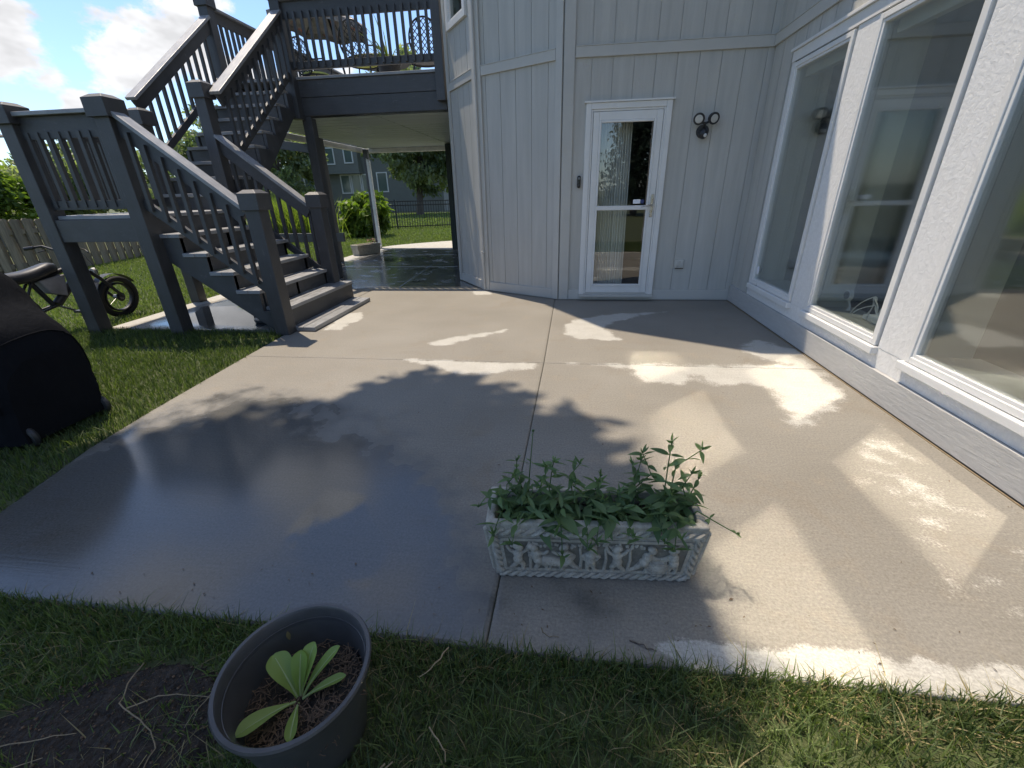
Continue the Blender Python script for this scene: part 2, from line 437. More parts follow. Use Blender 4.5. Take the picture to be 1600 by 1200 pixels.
class MB:
    def __init__(s): s.v = []; s.f = []

    def add(s, V, F):
        k = len(s.v); s.v += [Vector(v) for v in V]; s.f += [tuple(i + k for i in f) for f in F]
        return s

    def box(s, lo, hi, bev=0.0):
        x0, y0, z0 = lo; x1, y1, z1 = hi
        V = [(x0, y0, z0), (x1, y0, z0), (x1, y1, z0), (x0, y1, z0), (x0, y0, z1), (x1, y0, z1), (x1, y1, z1), (x0, y1, z1)]
        return s.add(V, [(0, 3, 2, 1), (4, 5, 6, 7), (0, 1, 5, 4), (1, 2, 6, 5), (2, 3, 7, 6), (3, 0, 4, 7)])

    def beam(s, p0, p1, w, h, up=(0, 0, 1), off=(0, 0)):
        """rectangular bar from p0 to p1; w across, h along 'up'"""
        p0, p1 = Vector(p0), Vector(p1); d = (p1 - p0).normalized()
        u = Vector(up); sx = d.cross(u).normalized(); uz = sx.cross(d).normalized()
        V = []
        for p in (p0, p1):
            for a, c in ((-1, -1), (1, -1), (1, 1), (-1, 1)):
                V.append(p + sx * (a * w / 2 + off[0]) + uz * (c * h / 2 + off[1]))
        return s.add(V, [(0, 1, 2, 3), (7, 6, 5, 4), (0, 4, 5, 1), (1, 5, 6, 2), (2, 6, 7, 3), (3, 7, 4, 0)])

    def prism(s, poly, z0, z1):
        n_ = len(poly)
        V = [(x, y, z0) for x, y in poly] + [(x, y, z1) for x, y in poly]
        F = [tuple(range(n_ - 1, -1, -1)), tuple(range(n_, 2 * n_))] + [(i, (i + 1) % n_, n_ + (i + 1) % n_, n_ + i) for i in range(n_)]
        return s.add(V, F)

    def tube(s, pts, rad, seg=8, cap=True):
        pts = [Vector(p) for p in pts]
        if isinstance(rad, (int, float)): rad = [rad] * len(pts)
        V, F = [], []
        d0 = (pts[1] - pts[0]).normalized()
        a = Vector((0, 0, 1)) if abs(d0.z) < 0.9 else Vector((1, 0, 0))
        sx = d0.cross(a).normalized()
        for i, p in enumerate(pts):
            d = (pts[min(i + 1, len(pts) - 1)] - pts[max(i - 1, 0)]).normalized()
            sx = (sx - d * sx.dot(d)).normalized(); sy = d.cross(sx)
            for k in range(seg):
                t = 2 * math.pi * k / seg
                V.append(p + (sx * math.cos(t) + sy * math.sin(t)) * rad[i])
        for i in range(len(pts) - 1):
            for k in range(seg):
                k2 = (k + 1) % seg
                F.append((i * seg + k, i * seg + k2, (i + 1) * seg + k2, (i + 1) * seg + k))
        if cap:
            F.append(tuple(range(seg - 1, -1, -1))); F.append(tuple((len(pts) - 1) * seg + k for k in range(seg)))
        return s.add(V, F)

    def lathe(s, prof, c, seg=24, closed=False):
        """prof: list of (r, z)"""
        V, F = [], []
        for r_, z_ in prof:
            for k in range(seg):
                t = 2 * math.pi * k / seg
                V.append((c[0] + r_ * math.cos(t), c[1] + r_ * math.sin(t), c[2] + z_))
        for i in range(len(prof) - 1):
            for k in range(seg):
                k2 = (k + 1) % seg
                F.append((i * seg + k, i * seg + k2, (i + 1) * seg + k2, (i + 1) * seg + k))
        return s.add(V, F)

    def torus(s, c, axis, R0, r0, seg=32, ring=10, sy=1.0):
        ax = Vector(axis).normalized(); a = Vector((0, 0, 1)) if abs(ax.z) < 0.9 else Vector((1, 0, 0))
        e1 = ax.cross(a).normalized(); e2 = ax.cross(e1)
        V, F = [], []
        for i in range(seg):
            t = 2 * math.pi * i / seg; e = e1 * math.cos(t) + e2 * math.sin(t)
            for k in range(ring):
                q = 2 * math.pi * k / ring
                V.append(Vector(c) + e * (R0 + r0 * math.cos(q)) + ax * (r0 * sy * math.sin(q)))
        for i in range(seg):
            for k in range(ring):
                F.append((i * ring + k, ((i + 1) % seg) * ring + k, ((i + 1) % seg) * ring + (k + 1) % ring, i * ring + (k + 1) % ring))
        return s.add(V, F)

    def ball(s, c, r, seg=12, rings=8, rot=None):
        r = Vector((r, r, r)) if isinstance(r, (int, float)) else Vector(r)
        V, F = [], []
        for i in range(rings + 1):
            ph = math.pi * i / rings
            for k in range(seg):
                t = 2 * math.pi * k / seg
                p = Vector((r.x * math.sin(ph) * math.cos(t), r.y * math.sin(ph) * math.sin(t), r.z * math.cos(ph)))
                if rot is not None: p = rot @ p
                V.append(Vector(c) + p)
        for i in range(rings):
            for k in range(seg):
                F.append((i * seg + k, (i + 1) * seg + k, (i + 1) * seg + (k + 1) % seg, i * seg + (k + 1) % seg))
        return s.add(V, F)

    def build(s, name, mat, parent=None, org=None, smooth=False, label=None, cat=None, group=None, kind=None):
        if org is None:
            xs = [v.x for v in s.v]; ys = [v.y for v in s.v]; zs = [v.z for v in s.v]
            org = Vector(((min(xs) + max(xs)) / 2, (min(ys) + max(ys)) / 2, min(zs)))
        org = Vector(org)
        me = raw_mesh(name, [v - org for v in s.v], s.f, mat, smooth)
        if smooth:
            try: me.set_sharp_from_angle(angle=R(38))
            except Exception: pass
        o = link_obj(name, me, org, parent)
        return prop(o, label, cat, group, kind)


def bevel(o, w=0.004, seg=2):
    md = o.modifiers.new('bevel', 'BEVEL'); md.width = w; md.segments = seg; md.limit_method = 'ANGLE'; md.angle_limit = R(40)
    return o


def inst(name, me, org, parent, rot=None, scale=None, **kw):
    o = link_obj(name, me, org, parent)
    if rot is not None:
        if isinstance(rot, Quaternion):
            o.rotation_mode = 'QUATERNION'; o.rotation_quaternion = rot
        else: o.rotation_euler = rot
    if scale is not None: o.scale = scale if not isinstance(scale, (int, float)) else (scale,) * 3
    return prop(o, **kw)


def big_mesh(name, V, F4, mat, org, parent=None, attrs=None, smooth=False, **kw):
    """numpy arrays; F4 is (n,4) quads or (n,3) triangles"""
    me = bpy.data.meshes.new(name)
    V = np.asarray(V, dtype=np.float32) - np.array(org, dtype=np.float32)
    k = F4.shape[1]
    me.vertices.add(len(V)); me.vertices.foreach_set('co', V.ravel())
    me.loops.add(F4.size); me.loops.foreach_set('vertex_index', F4.ravel().astype(np.int32))
    me.polygons.add(len(F4)); me.polygons.foreach_set('loop_start', np.arange(0, F4.size, k, dtype=np.int32))
    try: me.polygons.foreach_set('loop_total', np.full(len(F4), k, dtype=np.int32))
    except Exception: pass
    if smooth: me.polygons.foreach_set('use_smooth', np.ones(len(F4), dtype=bool))
    for an, av in (attrs or {}).items():
        a = me.attributes.new(an, 'FLOAT', 'POINT'); a.data.foreach_set('value', np.asarray(av, dtype=np.float32))
    me.materials.append(MATS[mat])
    me.update(calc_edges=True)
    me.validate()
    o = link_obj(name, me, org, parent)
    return prop(o, **kw)


def in_poly(x, y, poly):
    x = np.asarray(x); y = np.asarray(y); c = np.zeros(x.shape, bool); j = len(poly) - 1
    for i in range(len(poly)):
        xi, yi = poly[i]; xj, yj = poly[j]
        c ^= ((yi > y) != (yj > y)) & (x < (xj - xi) * (y - yi) / (yj - yi + 1e-12) + xi)
        j = i
    return c


def poly_soft(x, y, poly, soft):
    """~1 inside, 0.5 on the edge, 0 outside"""
    d = np.full(np.shape(x), 1e9)
    for i in range(len(poly)):
        ax, ay = poly[i]; bx, by = poly[(i + 1) % len(poly)]
        t = np.clip(((x - ax) * (bx - ax) + (y - ay) * (by - ay)) / ((bx - ax) ** 2 + (by - ay) ** 2 + 1e-12), 0, 1)
        d = np.minimum(d, np.hypot(x - ax - t * (bx - ax), y - ay - t * (by - ay)))
    sgn = np.where(in_poly(x, y, poly), 1.0, -1.0)
    return np.clip(0.5 + 0.5 * sgn * d / soft, 0, 1)

# ------------------------------------------------------------------ ground
LZ = -0.016
ln = MB()
edges = [-600, -60, -20, -8, 0, 8, 20, 60, 600]
for i in range(len(edges) - 1):
    for j in range(len(edges) - 1):
        ln.add([(edges[i], edges[j], LZ), (edges[i + 1], edges[j], LZ), (edges[i + 1], edges[j + 1], LZ), (edges[i], edges[j + 1], LZ)], [(0, 1, 2, 3)])
ln.build('lawn', 'lawn_ground', org=(0, 0, LZ), kind='structure')

DRY_LIT = [
    [(-1.35, 3.91), (-1.19, 4.08), (-0.89, 4.27), (-0.62, 4.42), (-0.65, 4.29), (-0.92, 4.1), (-1.1, 3.89), (-1.25, 3.84)],
    [(-1.41, 3.45), (-0.23, 3.43), (-0.24, 3.3), (-0.48, 3.24), (-0.64, 3.12), (-0.87, 3.18), (-1.02, 3.24), (-1.22, 3.33)],
    [(-0.02, 4.6), (0.16, 4.89), (0.58, 5.11), (1.2, 5.22), (0.86, 5.03), (0.54, 4.75), (0.42, 4.52), (0.56, 4.14), (0.42, 4.07), (0.14, 4.13), (0.03, 4.28)],
    [(0.05, 3.45), (1.85, 3.54), (1.68, 3.67), (1.55, 3.91), (1.81, 4.17), (2.03, 3.94), (2.03, 3.55), (1.94, 2.94), (1.75, 2.73), (1.42, 2.47), (1.47, 3.01), (1.35, 3.11), (1.13, 3.04), (1.03, 3.21), (0.86, 3.05), (0.63, 3.08), (0.54, 3.31), (0.31, 3.41)],  # dried strip; its wall end also paints in sunlight mirrored by the middle window
    [(1.54, 2.39), (1.94, 2.62), (1.94, 1.74), (1.72, 1.55), (1.36, 1.25), (1.35, 1.41), (1.44, 1.71), (1.47, 2.0)],  # partly dried concrete, partly the third window's mirrored sun painted pale
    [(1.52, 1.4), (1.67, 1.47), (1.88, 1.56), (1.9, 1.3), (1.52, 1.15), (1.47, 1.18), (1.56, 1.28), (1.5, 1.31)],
    [(0.32, 0.98), (0.4, 1.0), (0.48, 0.985), (0.58, 0.995), (0.67, 0.975), (0.82, 1.02), (0.95, 1.025), (1.05, 0.985), (1.14, 1.0), (1.22, 0.98), (1.35, 1.02), (1.6, 1.0), (2.1, 1.02), (2.1, 0.86), (0.45, 0.86), (0.35, 0.94)],
    [(-2.65, 4.28), (-2.74, 4.98), (-2.55, 5.08), (-2.43, 4.78), (-2.47, 4.51), (-2.47, 4.29)],
    [(-1.43, 6.33), (-1.13, 6.47), (-1.07, 6.11), (-1.31, 6.07)],
    [(-4.85, 11.9), (-2.5, 11.55), (0, 11.5), (0, 15), (-6.5, 15), (-5.5, 12.5)],
    [(-5.6, 8.6), (-5.6, 12.4), (-4.7, 11.9), (-4.75, 10.2), (-5.0, 8.9)],
    [(-5.6, 4.28), (-5.6, 7.8), (-5.0, 7.4), (-5.05, 5.6), (-5.1, 4.3)],
]
DRY_LIT_SOFT = {3: (0.16, 0.95), 4: (0.36, 0.62), 5: (0.24, 0.66), 6: (0.05, 1.1)}
WET = [
    ([(-3.4, 0.0), (-3.3, 1.2), (-2.86, 1.95), (-2.9, 2.25), (-2.62, 2.42), (-2.24, 2.70), (-1.58, 2.47), (-1.06, 2.12), (-0.55, 1.85), (-0.42, 1.5), (-0.30, 1.2), (-0.20, 1.1), (-0.18, 0.0), (-2.9, 0.0)], 0.55, 1.0),
    ([(-5.0, 4.2), (-5.05, 12.0), (-2.7, 11.5), (-1.2, 9.0), (-1.2, 6.5), (-3.3, 6.46), (-3.35, 4.2)], 0.18, 0.72),
    ([(-0.4, 0.0), (0.55, 0.0), (0.6, 1.3), (0.2, 1.6), (-0.4, 1.7)], 0.5, 0.45),
]
PUD = [([(-2.72, 1.95), (-2.66, 2.06), (-2.32, 1.80), (-1.98, 1.58), (-2.06, 1.50), (-2.34, 1.66)], 0.16),
       ([(-1.36, 1.44), (-1.27, 1.75), (-0.89, 1.70), (-0.63, 1.31), (-0.58, 0.98), (-0.97, 0.94), (-1.21, 1.15)], 0.30),
       ([(-4.5, 9.6), (-3.9, 10.1), (-3.0, 10.2), (-2.7, 9.8), (-3.3, 9.5), (-3.9, 9.2)], 0.25),
       ([(-3.2, 8.3), (-2.7, 8.6), (-2.4, 8.4), (-2.7, 8.1)], 0.2), ([(-2.8, 7.1), (-2.4, 7.3), (-2.1, 7.15), (-2.5, 6.95)], 0.15),
       ([(-5.0, 4.25), (-5.0, 5.4), (-3.5, 5.6), (-3.4, 4.25)], 0.4),
       ([(-2.6, 10.0), (-2.0, 10.4), (-1.6, 9.9), (-2.2, 9.6)], 0.2)]

patio = MB().prism([(-2.60, 0.93), (2.2, 0.93), (2.2, 6.0), (0.0, 6.2), (0, 13.5), (-4.9, 13.2), (-5.25, 12.0), (-5.28, 4.25), (-2.98, 4.25), (-2.9, 3.4), (-2.8, 2.3), (-2.62, 1.3)], -0.14, -0.022)
patio = patio.build('patio', 'soil', org=(0, 3, -0.14), kind='structure')


def smooth_noise(x, y, s, seed):
    r = np.random.default_rng(seed); v = 0
    for k in range(5):
        a = r.uniform(0, 6.28); f = s * r.uniform(0.6, 1.6); v = v + np.sin((x * math.cos(a) + y * math.sin(a)) * f + r.uniform(0, 6.28))
    return v / 5


def slab(xl, xr, y0, y1, step, ease=0.0025, yfar=None, ease_far=None, ease_near=None):
    """xl, xr: functions of y; yfar(x) optional curve for the far edge"""
    ny = max(2, int((y1 - y0) / step)); nx = max(2, int((xr((y0 + y1) / 2) - xl((y0 + y1) / 2)) / step))
    ey, ex = 0.0045 / (y1 - y0), 0.0045 / (xr((y0 + y1) / 2) - xl((y0 + y1) / 2))
    tv = np.concatenate([[0, ey], np.linspace(0, 1, ny + 1)[1:-1], [1 - ey, 1]]); tu = np.concatenate([[0, ex], np.linspace(0, 1, nx + 1)[1:-1], [1 - ex, 1]])
    ny, nx = len(tv) - 1, len(tu) - 1
    vv, u = np.meshgrid(tv, tu, indexing='ij')
    yy = y0 + vv * (y1 - y0)
    XL = np.vectorize(xl)(yy); XR = np.vectorize(xr)(yy)
    xx = XL + u * (XR - XL)
    if yfar is not None:
        yy = y0 + vv * (np.vectorize(yfar)(xx) - y0)
    zz = 0.0012 * smooth_noise(xx, yy, 3.0, 5)
    e = 0.006  # eased edges
    edge = (u == 0) | (u == 1) | (vv == 0) | (vv == 1)
    zz = np.where(edge, zz - ease, zz)
    if ease_far is not None: zz = np.where((vv == 1) & (u > 0) & (u < 1), zz + ease - ease_far, zz)
    if ease_near is not None: zz = np.where((vv == 0) & (u > 0) & (u < 1), zz + ease - ease_near, zz)
    X, Y = xx.ravel(), yy.ravel()
    wob = 0.025 * smooth_noise(X, Y, 22, 3) + 0.015 * smooth_noise(X, Y, 55, 4)
    dry = np.zeros_like(X)
    for i_, P in enumerate(DRY_LIT):
        sft, amt = DRY_LIT_SOFT.get(i_, (0.10, 1.0)); dry = np.maximum(dry, amt * poly_soft(X + wob, Y + wob * 0.7, P, sft))
    wet = np.zeros_like(X)
    for P, sft, amt in WET: wet = np.maximum(wet, amt * poly_soft(X, Y, P, sft))
    pud = np.zeros_like(X)
    wob2 = 0.10 * smooth_noise(X, Y, 9, 8)
    for P, sft in PUD: pud = np.maximum(pud, poly_soft(X + wob2, Y + wob2 * 0.5, P, sft))
    V = np.stack([X, Y, zz.ravel()], 1)
    idx = np.arange((ny + 1) * (nx + 1)).reshape(ny + 1, nx + 1)
    F = np.stack([idx[:-1, :-1], idx[:-1, 1:], idx[1:, 1:], idx[1:, :-1]], -1).reshape(-1, 4)
    ring = np.concatenate([idx[0, :], idx[1:, -1], idx[-1, -2::-1], idx[-2:0:-1, 0]])
    low = V[ring].copy(); low[:, 2] = -0.10
    base = len(V); n_ = len(ring)
    k = np.arange(n_)
    S = np.stack([ring[k], base + k, base + (k + 1) % n_, ring[(k + 1) % n_]], 1)
    V = np.concatenate([V, low]); F = np.concatenate([F, S])
    z = np.zeros(n_)
    return big_mesh('slab', V, F, 'concrete', (float(X.mean()), float(Y.mean()), -0.10), patio, {'dry': np.concatenate([dry, z]), 'wet': np.concatenate([wet, wet[ring]]), 'puddle': np.concatenate([pud, z])})


def lx(y):
    return float(np.interp(y, [0.9, 1.32, 1.87, 2.36, 3.45, 4.2], [-2.62, -2.67, -2.815, -2.87, -2.955, -3.0]))


G = 0.0022
JX = lambda y: float(np.interp(y, [0.9, 2.2, 3.45, 5.8], [-0.226, -0.198, -0.172, -0.150]))
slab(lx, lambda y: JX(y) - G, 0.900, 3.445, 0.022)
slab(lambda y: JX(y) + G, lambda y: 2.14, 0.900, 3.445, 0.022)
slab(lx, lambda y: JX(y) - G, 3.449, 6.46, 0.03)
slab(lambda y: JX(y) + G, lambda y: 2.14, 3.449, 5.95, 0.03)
slab(lambda y: -5.3, lambda y: -3.006, 4.22, 6.46, 0.06)
XJ = lambda y: float(np.interp(y, [6.4, 12], [-2.62, -3.0]))
for ya, yb in ((6.466, 8.6), (8.606, 10.4), (10.406, 11.62)):
    slab(lambda y: -5.3, lambda y: XJ(y) - G, ya, yb, 0.06)
    slab(lambda y: XJ(y) + G, lambda y: -0.2, ya, yb, 0.06)
slab(lambda y: -5.25, lambda y: -0.2, 11.626, 13.6, 0.1, yfar=lambda x: 12.0 + 2.2 * max(0.0, min(1.0, (x + 5.25) / 2.6)) ** 0.6)

# ------------------------------------------------------------------ house
house = empty('house', (0, 6.2, 0), 'grey two storey house with grooved siding, white door and tall white windows', 'house')
EAVE = 6.65
P_B, P_C, P_D = (-0.10, 5.83), (-1.20, 6.42), (-1.77, 7.25)   # foot of the faceted corner
WX, DY = 2.11, 5.85


def wall_run(p0, p1, z0, z1, holes, board, mat='siding', thick=0.14, first=0.5, boards=True, proud=0.009, gap=0.0055):
    """wall from p0 to p1 (outside on the right hand side when walking p0->p1 reversed); holes: (s0,s1,z0,z1)"""
    p0 = Vector((p0[0], p0[1], 0)); p1 = Vector((p1[0], p1[1], 0)); d = (p1 - p0); L = d.length; d.normalize()
    nrm = Vector((d.y, -d.x, 0))           # outward
    def blk(mb, s0, s1, za, zb, o0, o1):
        V = []
        for z in (za, zb):
            for s_, o_ in ((s0, o0), (s1, o0), (s1, o1), (s0, o1)):
                q = p0 + d * s_ + nrm * o_; V.append((q.x, q.y, z))
        mb.add(V, [(0, 3, 2, 1), (4, 5, 6, 7), (0, 1, 5, 4), (1, 2, 6, 5), (2, 3, 7, 6), (3, 0, 4, 7)])
    cuts = sorted({0.0, L, *[h_[0] for h_ in holes], *[h_[1] for h_ in holes]})
    def spans(s0, s1):
        zs = [(z0, z1)]
        for h_ in holes:
            if h_[0] < (s0 + s1) / 2 < h_[1]:
                nz_ = []
                for a, b_ in zs:
                    if h_[2] > a: nz_.append((a, min(b_, h_[2])))
                    if h_[3] < b_: nz_.append((max(a, h_[3]), b_))
                zs = nz_
        return [z for z in zs if z[1] - z[0] > 0.01]
    mb = MB()
    for a, b_ in zip(cuts[:-1], cuts[1:]):
        for za, zb in spans(a, b_): blk(mb, a, b_, za, zb, -thick, 0.0)
    w = mb.build('wall', mat, house)
    if boards:
        es = [0.0]; s_ = board * first
        while s_ < L - 0.02: es.append(s_); s_ += board
        es.append(L)
        allc = sorted(set(es) | set(c for c in cuts))
        for a, b_ in zip(allc[:-1], allc[1:]):
            if b_ - a < 0.015: continue
            ga = gap / 2 if a in es and a > 0 else 0.0; gb = gap / 2 if b_ in es and b_ < L else 0.0
            for za, zb in spans(a, b_):
                m_ = MB(); blk(m_, a + ga, b_ - gb, za, zb, 0.0, proud); m_.build('siding_board', mat, w)
    return w


BAND0, BAND1 = 2.675, 2.775
BW = 0.228
door_hole = (0.10 + 0.17, 0.10 + 1.11, 0.085, 2.24)
# front wall with the door (s = x + 0.10)
wall_run(P_B, (WX, DY), 0.0, BAND0 + 0.03, [door_hole], BW, first=0.35)
wall_run(P_B, (WX, DY), BAND0 + 0.034, EAVE, [(0.75, 1.85, 4.1, 5.4)], BW, first=0.35)
# middle and left facets
wall_run(P_C, P_B, 0.0, BAND0 + 0.03, [], BW, first=0.62)
wall_run(P_C, P_B, BAND0 + 0.034, EAVE, [], BW, first=0.62)
wall_run(P_D, P_C, 0.0, BAND0 + 0.03, [], 0.2, first=0.75)
wall_run(P_D, P_C, BAND0 + 0.034, EAVE, [(0.22, 0.74, 3.42, 4.9)], 0.2, first=0.75)
# right wall with three tall windows and three above
WIN = [(4.27, 5.22), (3.02, 3.98), (1.78, 2.74)]
WZ0, WZ1 = 0.35, 2.40
UZ0, UZ1 = 3.65, 5.55
Y_END = -1.6
s_of = lambda y: DY - y
holes_lo = [(s_of(b_), s_of(a), WZ0, WZ1) for a, b_ in WIN] + [(s_of(1.5), s_of(0.54), WZ0, WZ1)]
holes_up = [(s_of(b_), s_of(a), UZ0, UZ1) for a, b_ in WIN]
wall_run((WX, DY), (WX, Y_END), 0.0, BAND0 + 0.03, holes_lo, BW, mat='siding', boards=False)
wall_run((WX, DY), (WX, Y_END), BAND0 + 0.034, EAVE, holes_up, BW, first=0.5)
# grooved strip between the window heads and the band, and beside the corner
for k in range(30):
    y1 = DY - 0.03 - k * 0.23; y0 = y1 - 0.222
    if y0 < Y_END: break
    z0 = 2.53
    if y0 > 5.30: z0 = 0.2
    MB().box((WX - 0.012, y0, z0), (WX - 0.0005, y1, BAND0)).build('siding_board', 'siding', house)
# far wing
MB().box((-2.98, 11.62, 0), (2.0, 15.5, EAVE)).build('rear_wing', 'siding', house)
MB().box((-3.02, 11.55, 0), (-2.90, 11.64, 2.45)).build('corner_post', 'dark_green_paint', house)
wall_run((-1.72, 11.62), P_D, 0, EAVE, [], 0.22, boards=False)
# interior: floor, back walls, ceiling of the window room, dark room behind the door
MB().box((2.27, Y_END, 0.20), (6.5, 5.7, 0.24)).build('interior_floor', 'interior_dark', house)
mb = MB()
for lo, hi in (((Y_END, 0.2), (0.2, 2.6)), ((4.9, 0.2), (5.7, 2.6)), ((0.2, 0.2), (4.9, 0.6)), ((0.2, 2.35), (4.9, 2.6))): mb.box((6.5, lo[0], lo[1]), (6.6, hi[0], hi[1]))
mb.build('interior_wall', 'interior_paint', house)  # opening added in this unseen wall to let daylight into the room
MB().box((2.27, 5.55, 0.241), (6.5, 5.69, 2.6)).build('interior_wall', 'interior_paint', house)
MB().box((2.27, Y_END - .1, 0.20), (6.5, Y_END, 2.6)).build('interior_wall', 'interior_paint', house)
MB().box((2.27, Y_END, 2.601), (6.6, 5.7, 2.66)).build('interior_ceiling', 'interior_paint', house)
MB().box((-0.05, 6.05, 0.03), (2.2, 9.0, 0.08)).build('interior_floor', 'interior_dark', house)
MB().box((-0.15, 9.0, 0.03), (2.2, 9.1, 2.6)).build('interior_wall', 'interior_paint', house)
MB().box((2.15, 6.05, 0.08), (2.24, 9.0, 2.6)).build('interior_wall', 'interior_paint', house)
MB().box((-0.15, 6.1, 0.08), (-0.051, 9.0, 2.6)).build('interior_wall', 'interior_paint', house)
MB().box((-0.15, 6.05, 2.601), (2.24, 9.1, 2.66)).build('interior_ceiling', 'interior_paint', house)
# roof and floor slab that closes the storeys
MB().prism([(WX - .12, Y_END - 0.3), (8.8, Y_END - 0.3), (8.8, 15.8), (-2.1, 15.8), (-2.15, 7.12), (-1.51, 6.15), (-0.20, 5.44), (WX - .12, 5.45)], EAVE + 0.002, EAVE + 0.16).build('roof', 'trim_paint', house)
MB().prism([(2.3, Y_END), (8.4, Y_END), (8.4, 11), (2.3, 11)], 2.67, 2.76).build('upper_floor', 'interior_paint', house)
MB().prism([(-1.0, 6.4), (2.25, 6.1), (2.25, 11.5), (-1.5, 11.5), (-1.5, 7.4)], 2.67, 2.76).build('upper_floor', 'interior_paint', house)
mb = MB()
for lo, hi in (((Y_END, 0), (-0.8, EAVE)), ((5.6, 0), (15.5, EAVE)), ((-0.8, 0), (5.6, 0.5)), ((-0.8, 2.5), (5.6, EAVE))): mb.box((8.4, lo[0], lo[1]), (8.5, hi[0], hi[1]))
mb.build('wall', 'siding', house)  # unseen outer wall, opening added to pass daylight to the window room
MB().box((WX - 0.14 + 0.14, Y_END - 0.14, 0), (8.5, Y_END - 0.001 - 0.1, EAVE)).build('wall', 'siding', house)

# trim: bands, corner boards, base boards
def strip(p0, p1, z0, z1, off0, off1, name, mat='trim_paint', ext=0.0):
    p0 = Vector((p0[0], p0[1], 0)); p1 = Vector((p1[0], p1[1], 0)); d = (p1 - p0).normalized(); nrm = Vector((d.y, -d.x, 0))
    p0 = p0 - d * ext; p1 = p1 + d * ext
    V = []
    for z in (z0, z1):
        for q, o_ in ((p0, off0), (p1, off0), (p1, off1), (p0, off1)):
            r_ = q + nrm * o_; V.append((r_.x, r_.y, z))
    o = MB().add(V, [(0, 3, 2, 1), (4, 5, 6, 7), (0, 1, 5, 4), (1, 2, 6, 5), (2, 3, 7, 6), (3, 0, 4, 7)]).build(name, mat, house)
    return bevel(o, 0.003)


def along(p0, p1, s0, s1):
    p0 = Vector(p0); p1 = Vector(p1); d = (p1 - p0).normalized(); L = (p1 - p0).length
    return (p0 + d * s0), (p0 + d * (L - s1))


for a, b_, e0, e1 in ((P_D, P_C, 0.085, 0.085), (P_C, P_B, 0.09, 0.09), (P_B, (WX, DY), 0.125, 0.02)):
    q0, q1 = along(a, b_, e0, e1)
    strip(q0, q1, BAND0, BAND1, 0.010, 0.034, 'trim_band')
    strip(q0, q1, BAND1, BAND1 + 0.008, 0.010, 0.040, 'trim_cap')
    strip(q0, q1, 0.012, 0.135, 0.010, 0.030, 'base_board')
strip((WX, DY - .04), (WX, Y_END), BAND0, BAND1, 0.010, 0.034, 'trim_band')
strip((WX, DY - .04), (WX, Y_END), BAND1, BAND1 + 0.008, 0.010, 0.040, 'trim_cap')
for a, b_, end in ((P_D, P_C, 0), (P_D, P_C, 1), (P_C, P_B, 0), (P_C, P_B, 1)):
    L = (Vector(a) - Vector(b_)).length
    q0, q1 = along(a, b_, 0.0 if end == 0 else L - 0.085, L - 0.085 if end == 0 else 0.0)
    strip(q0, q1, 0.01, EAVE, 0.0125, 0.038 if end else 0.036, 'corner_board', ext=0.0)
q0, q1 = along(P_B, (WX, DY), 0.0, 2.21 - 0.12)
strip(q0, q1, 0.01, EAVE, 0.0125, 0.037, 'corner_board')
# thin round downspout-like bead running down the middle corner
MB().tube([(P_C[0] - 0.012, P_C[1] - 0.055, 0.02), (P_C[0] - 0.012, P_C[1] - 0.055, EAVE)], 0.014, 8).build('cable_conduit', 'trim_paint', house, smooth=True)
MB().box((P_C[0] - 0.035, P_C[1] - 0.078, 0.55), (P_C[0] + 0.012, P_C[1] - 0.036, 0.57)).build('conduit_clip', 'trim_paint', house)
# right wall skirting and the white embossed boards round the windows
bevel(MB().box((WX - 0.040, Y_END, 0.012), (WX - 0.002, DY - 0.045, 0.205)).build('skirting_board', 'emboss_grey', house), 0.004)
MB().box((WX - 0.018, Y_END, 0.207), (WX - 0.001, 5.30, WZ0 - 0.01)).build('apron_board', 'emboss_white', house)
for y0, y1 in ((5.235, 5.30), (3.995, 4.255), (2.755, 3.005), (1.515, 1.765)):
    MB().box((WX - 0.020, y0, WZ0 - 0.008), (WX - 0.0012, y1, 2.415)).build('mullion_board', 'emboss_white', house)
MB().box((WX - 0.030, Y_END, 2.417), (WX - 0.0012, 5.30, 2.50)).build('head_board', 'white_trim', house)
bevel(MB().box((WX - 0.050, Y_END, 2.502), (WX - 0.0012, 5.32, 2.527)).build('head_cap', 'white_trim', house), 0.003)
MB().box((WX - 0.046, Y_END, 0.0), (WX - 0.0405, DY - 0.05, 0.006)).build('expansion_joint', 'straw', house)


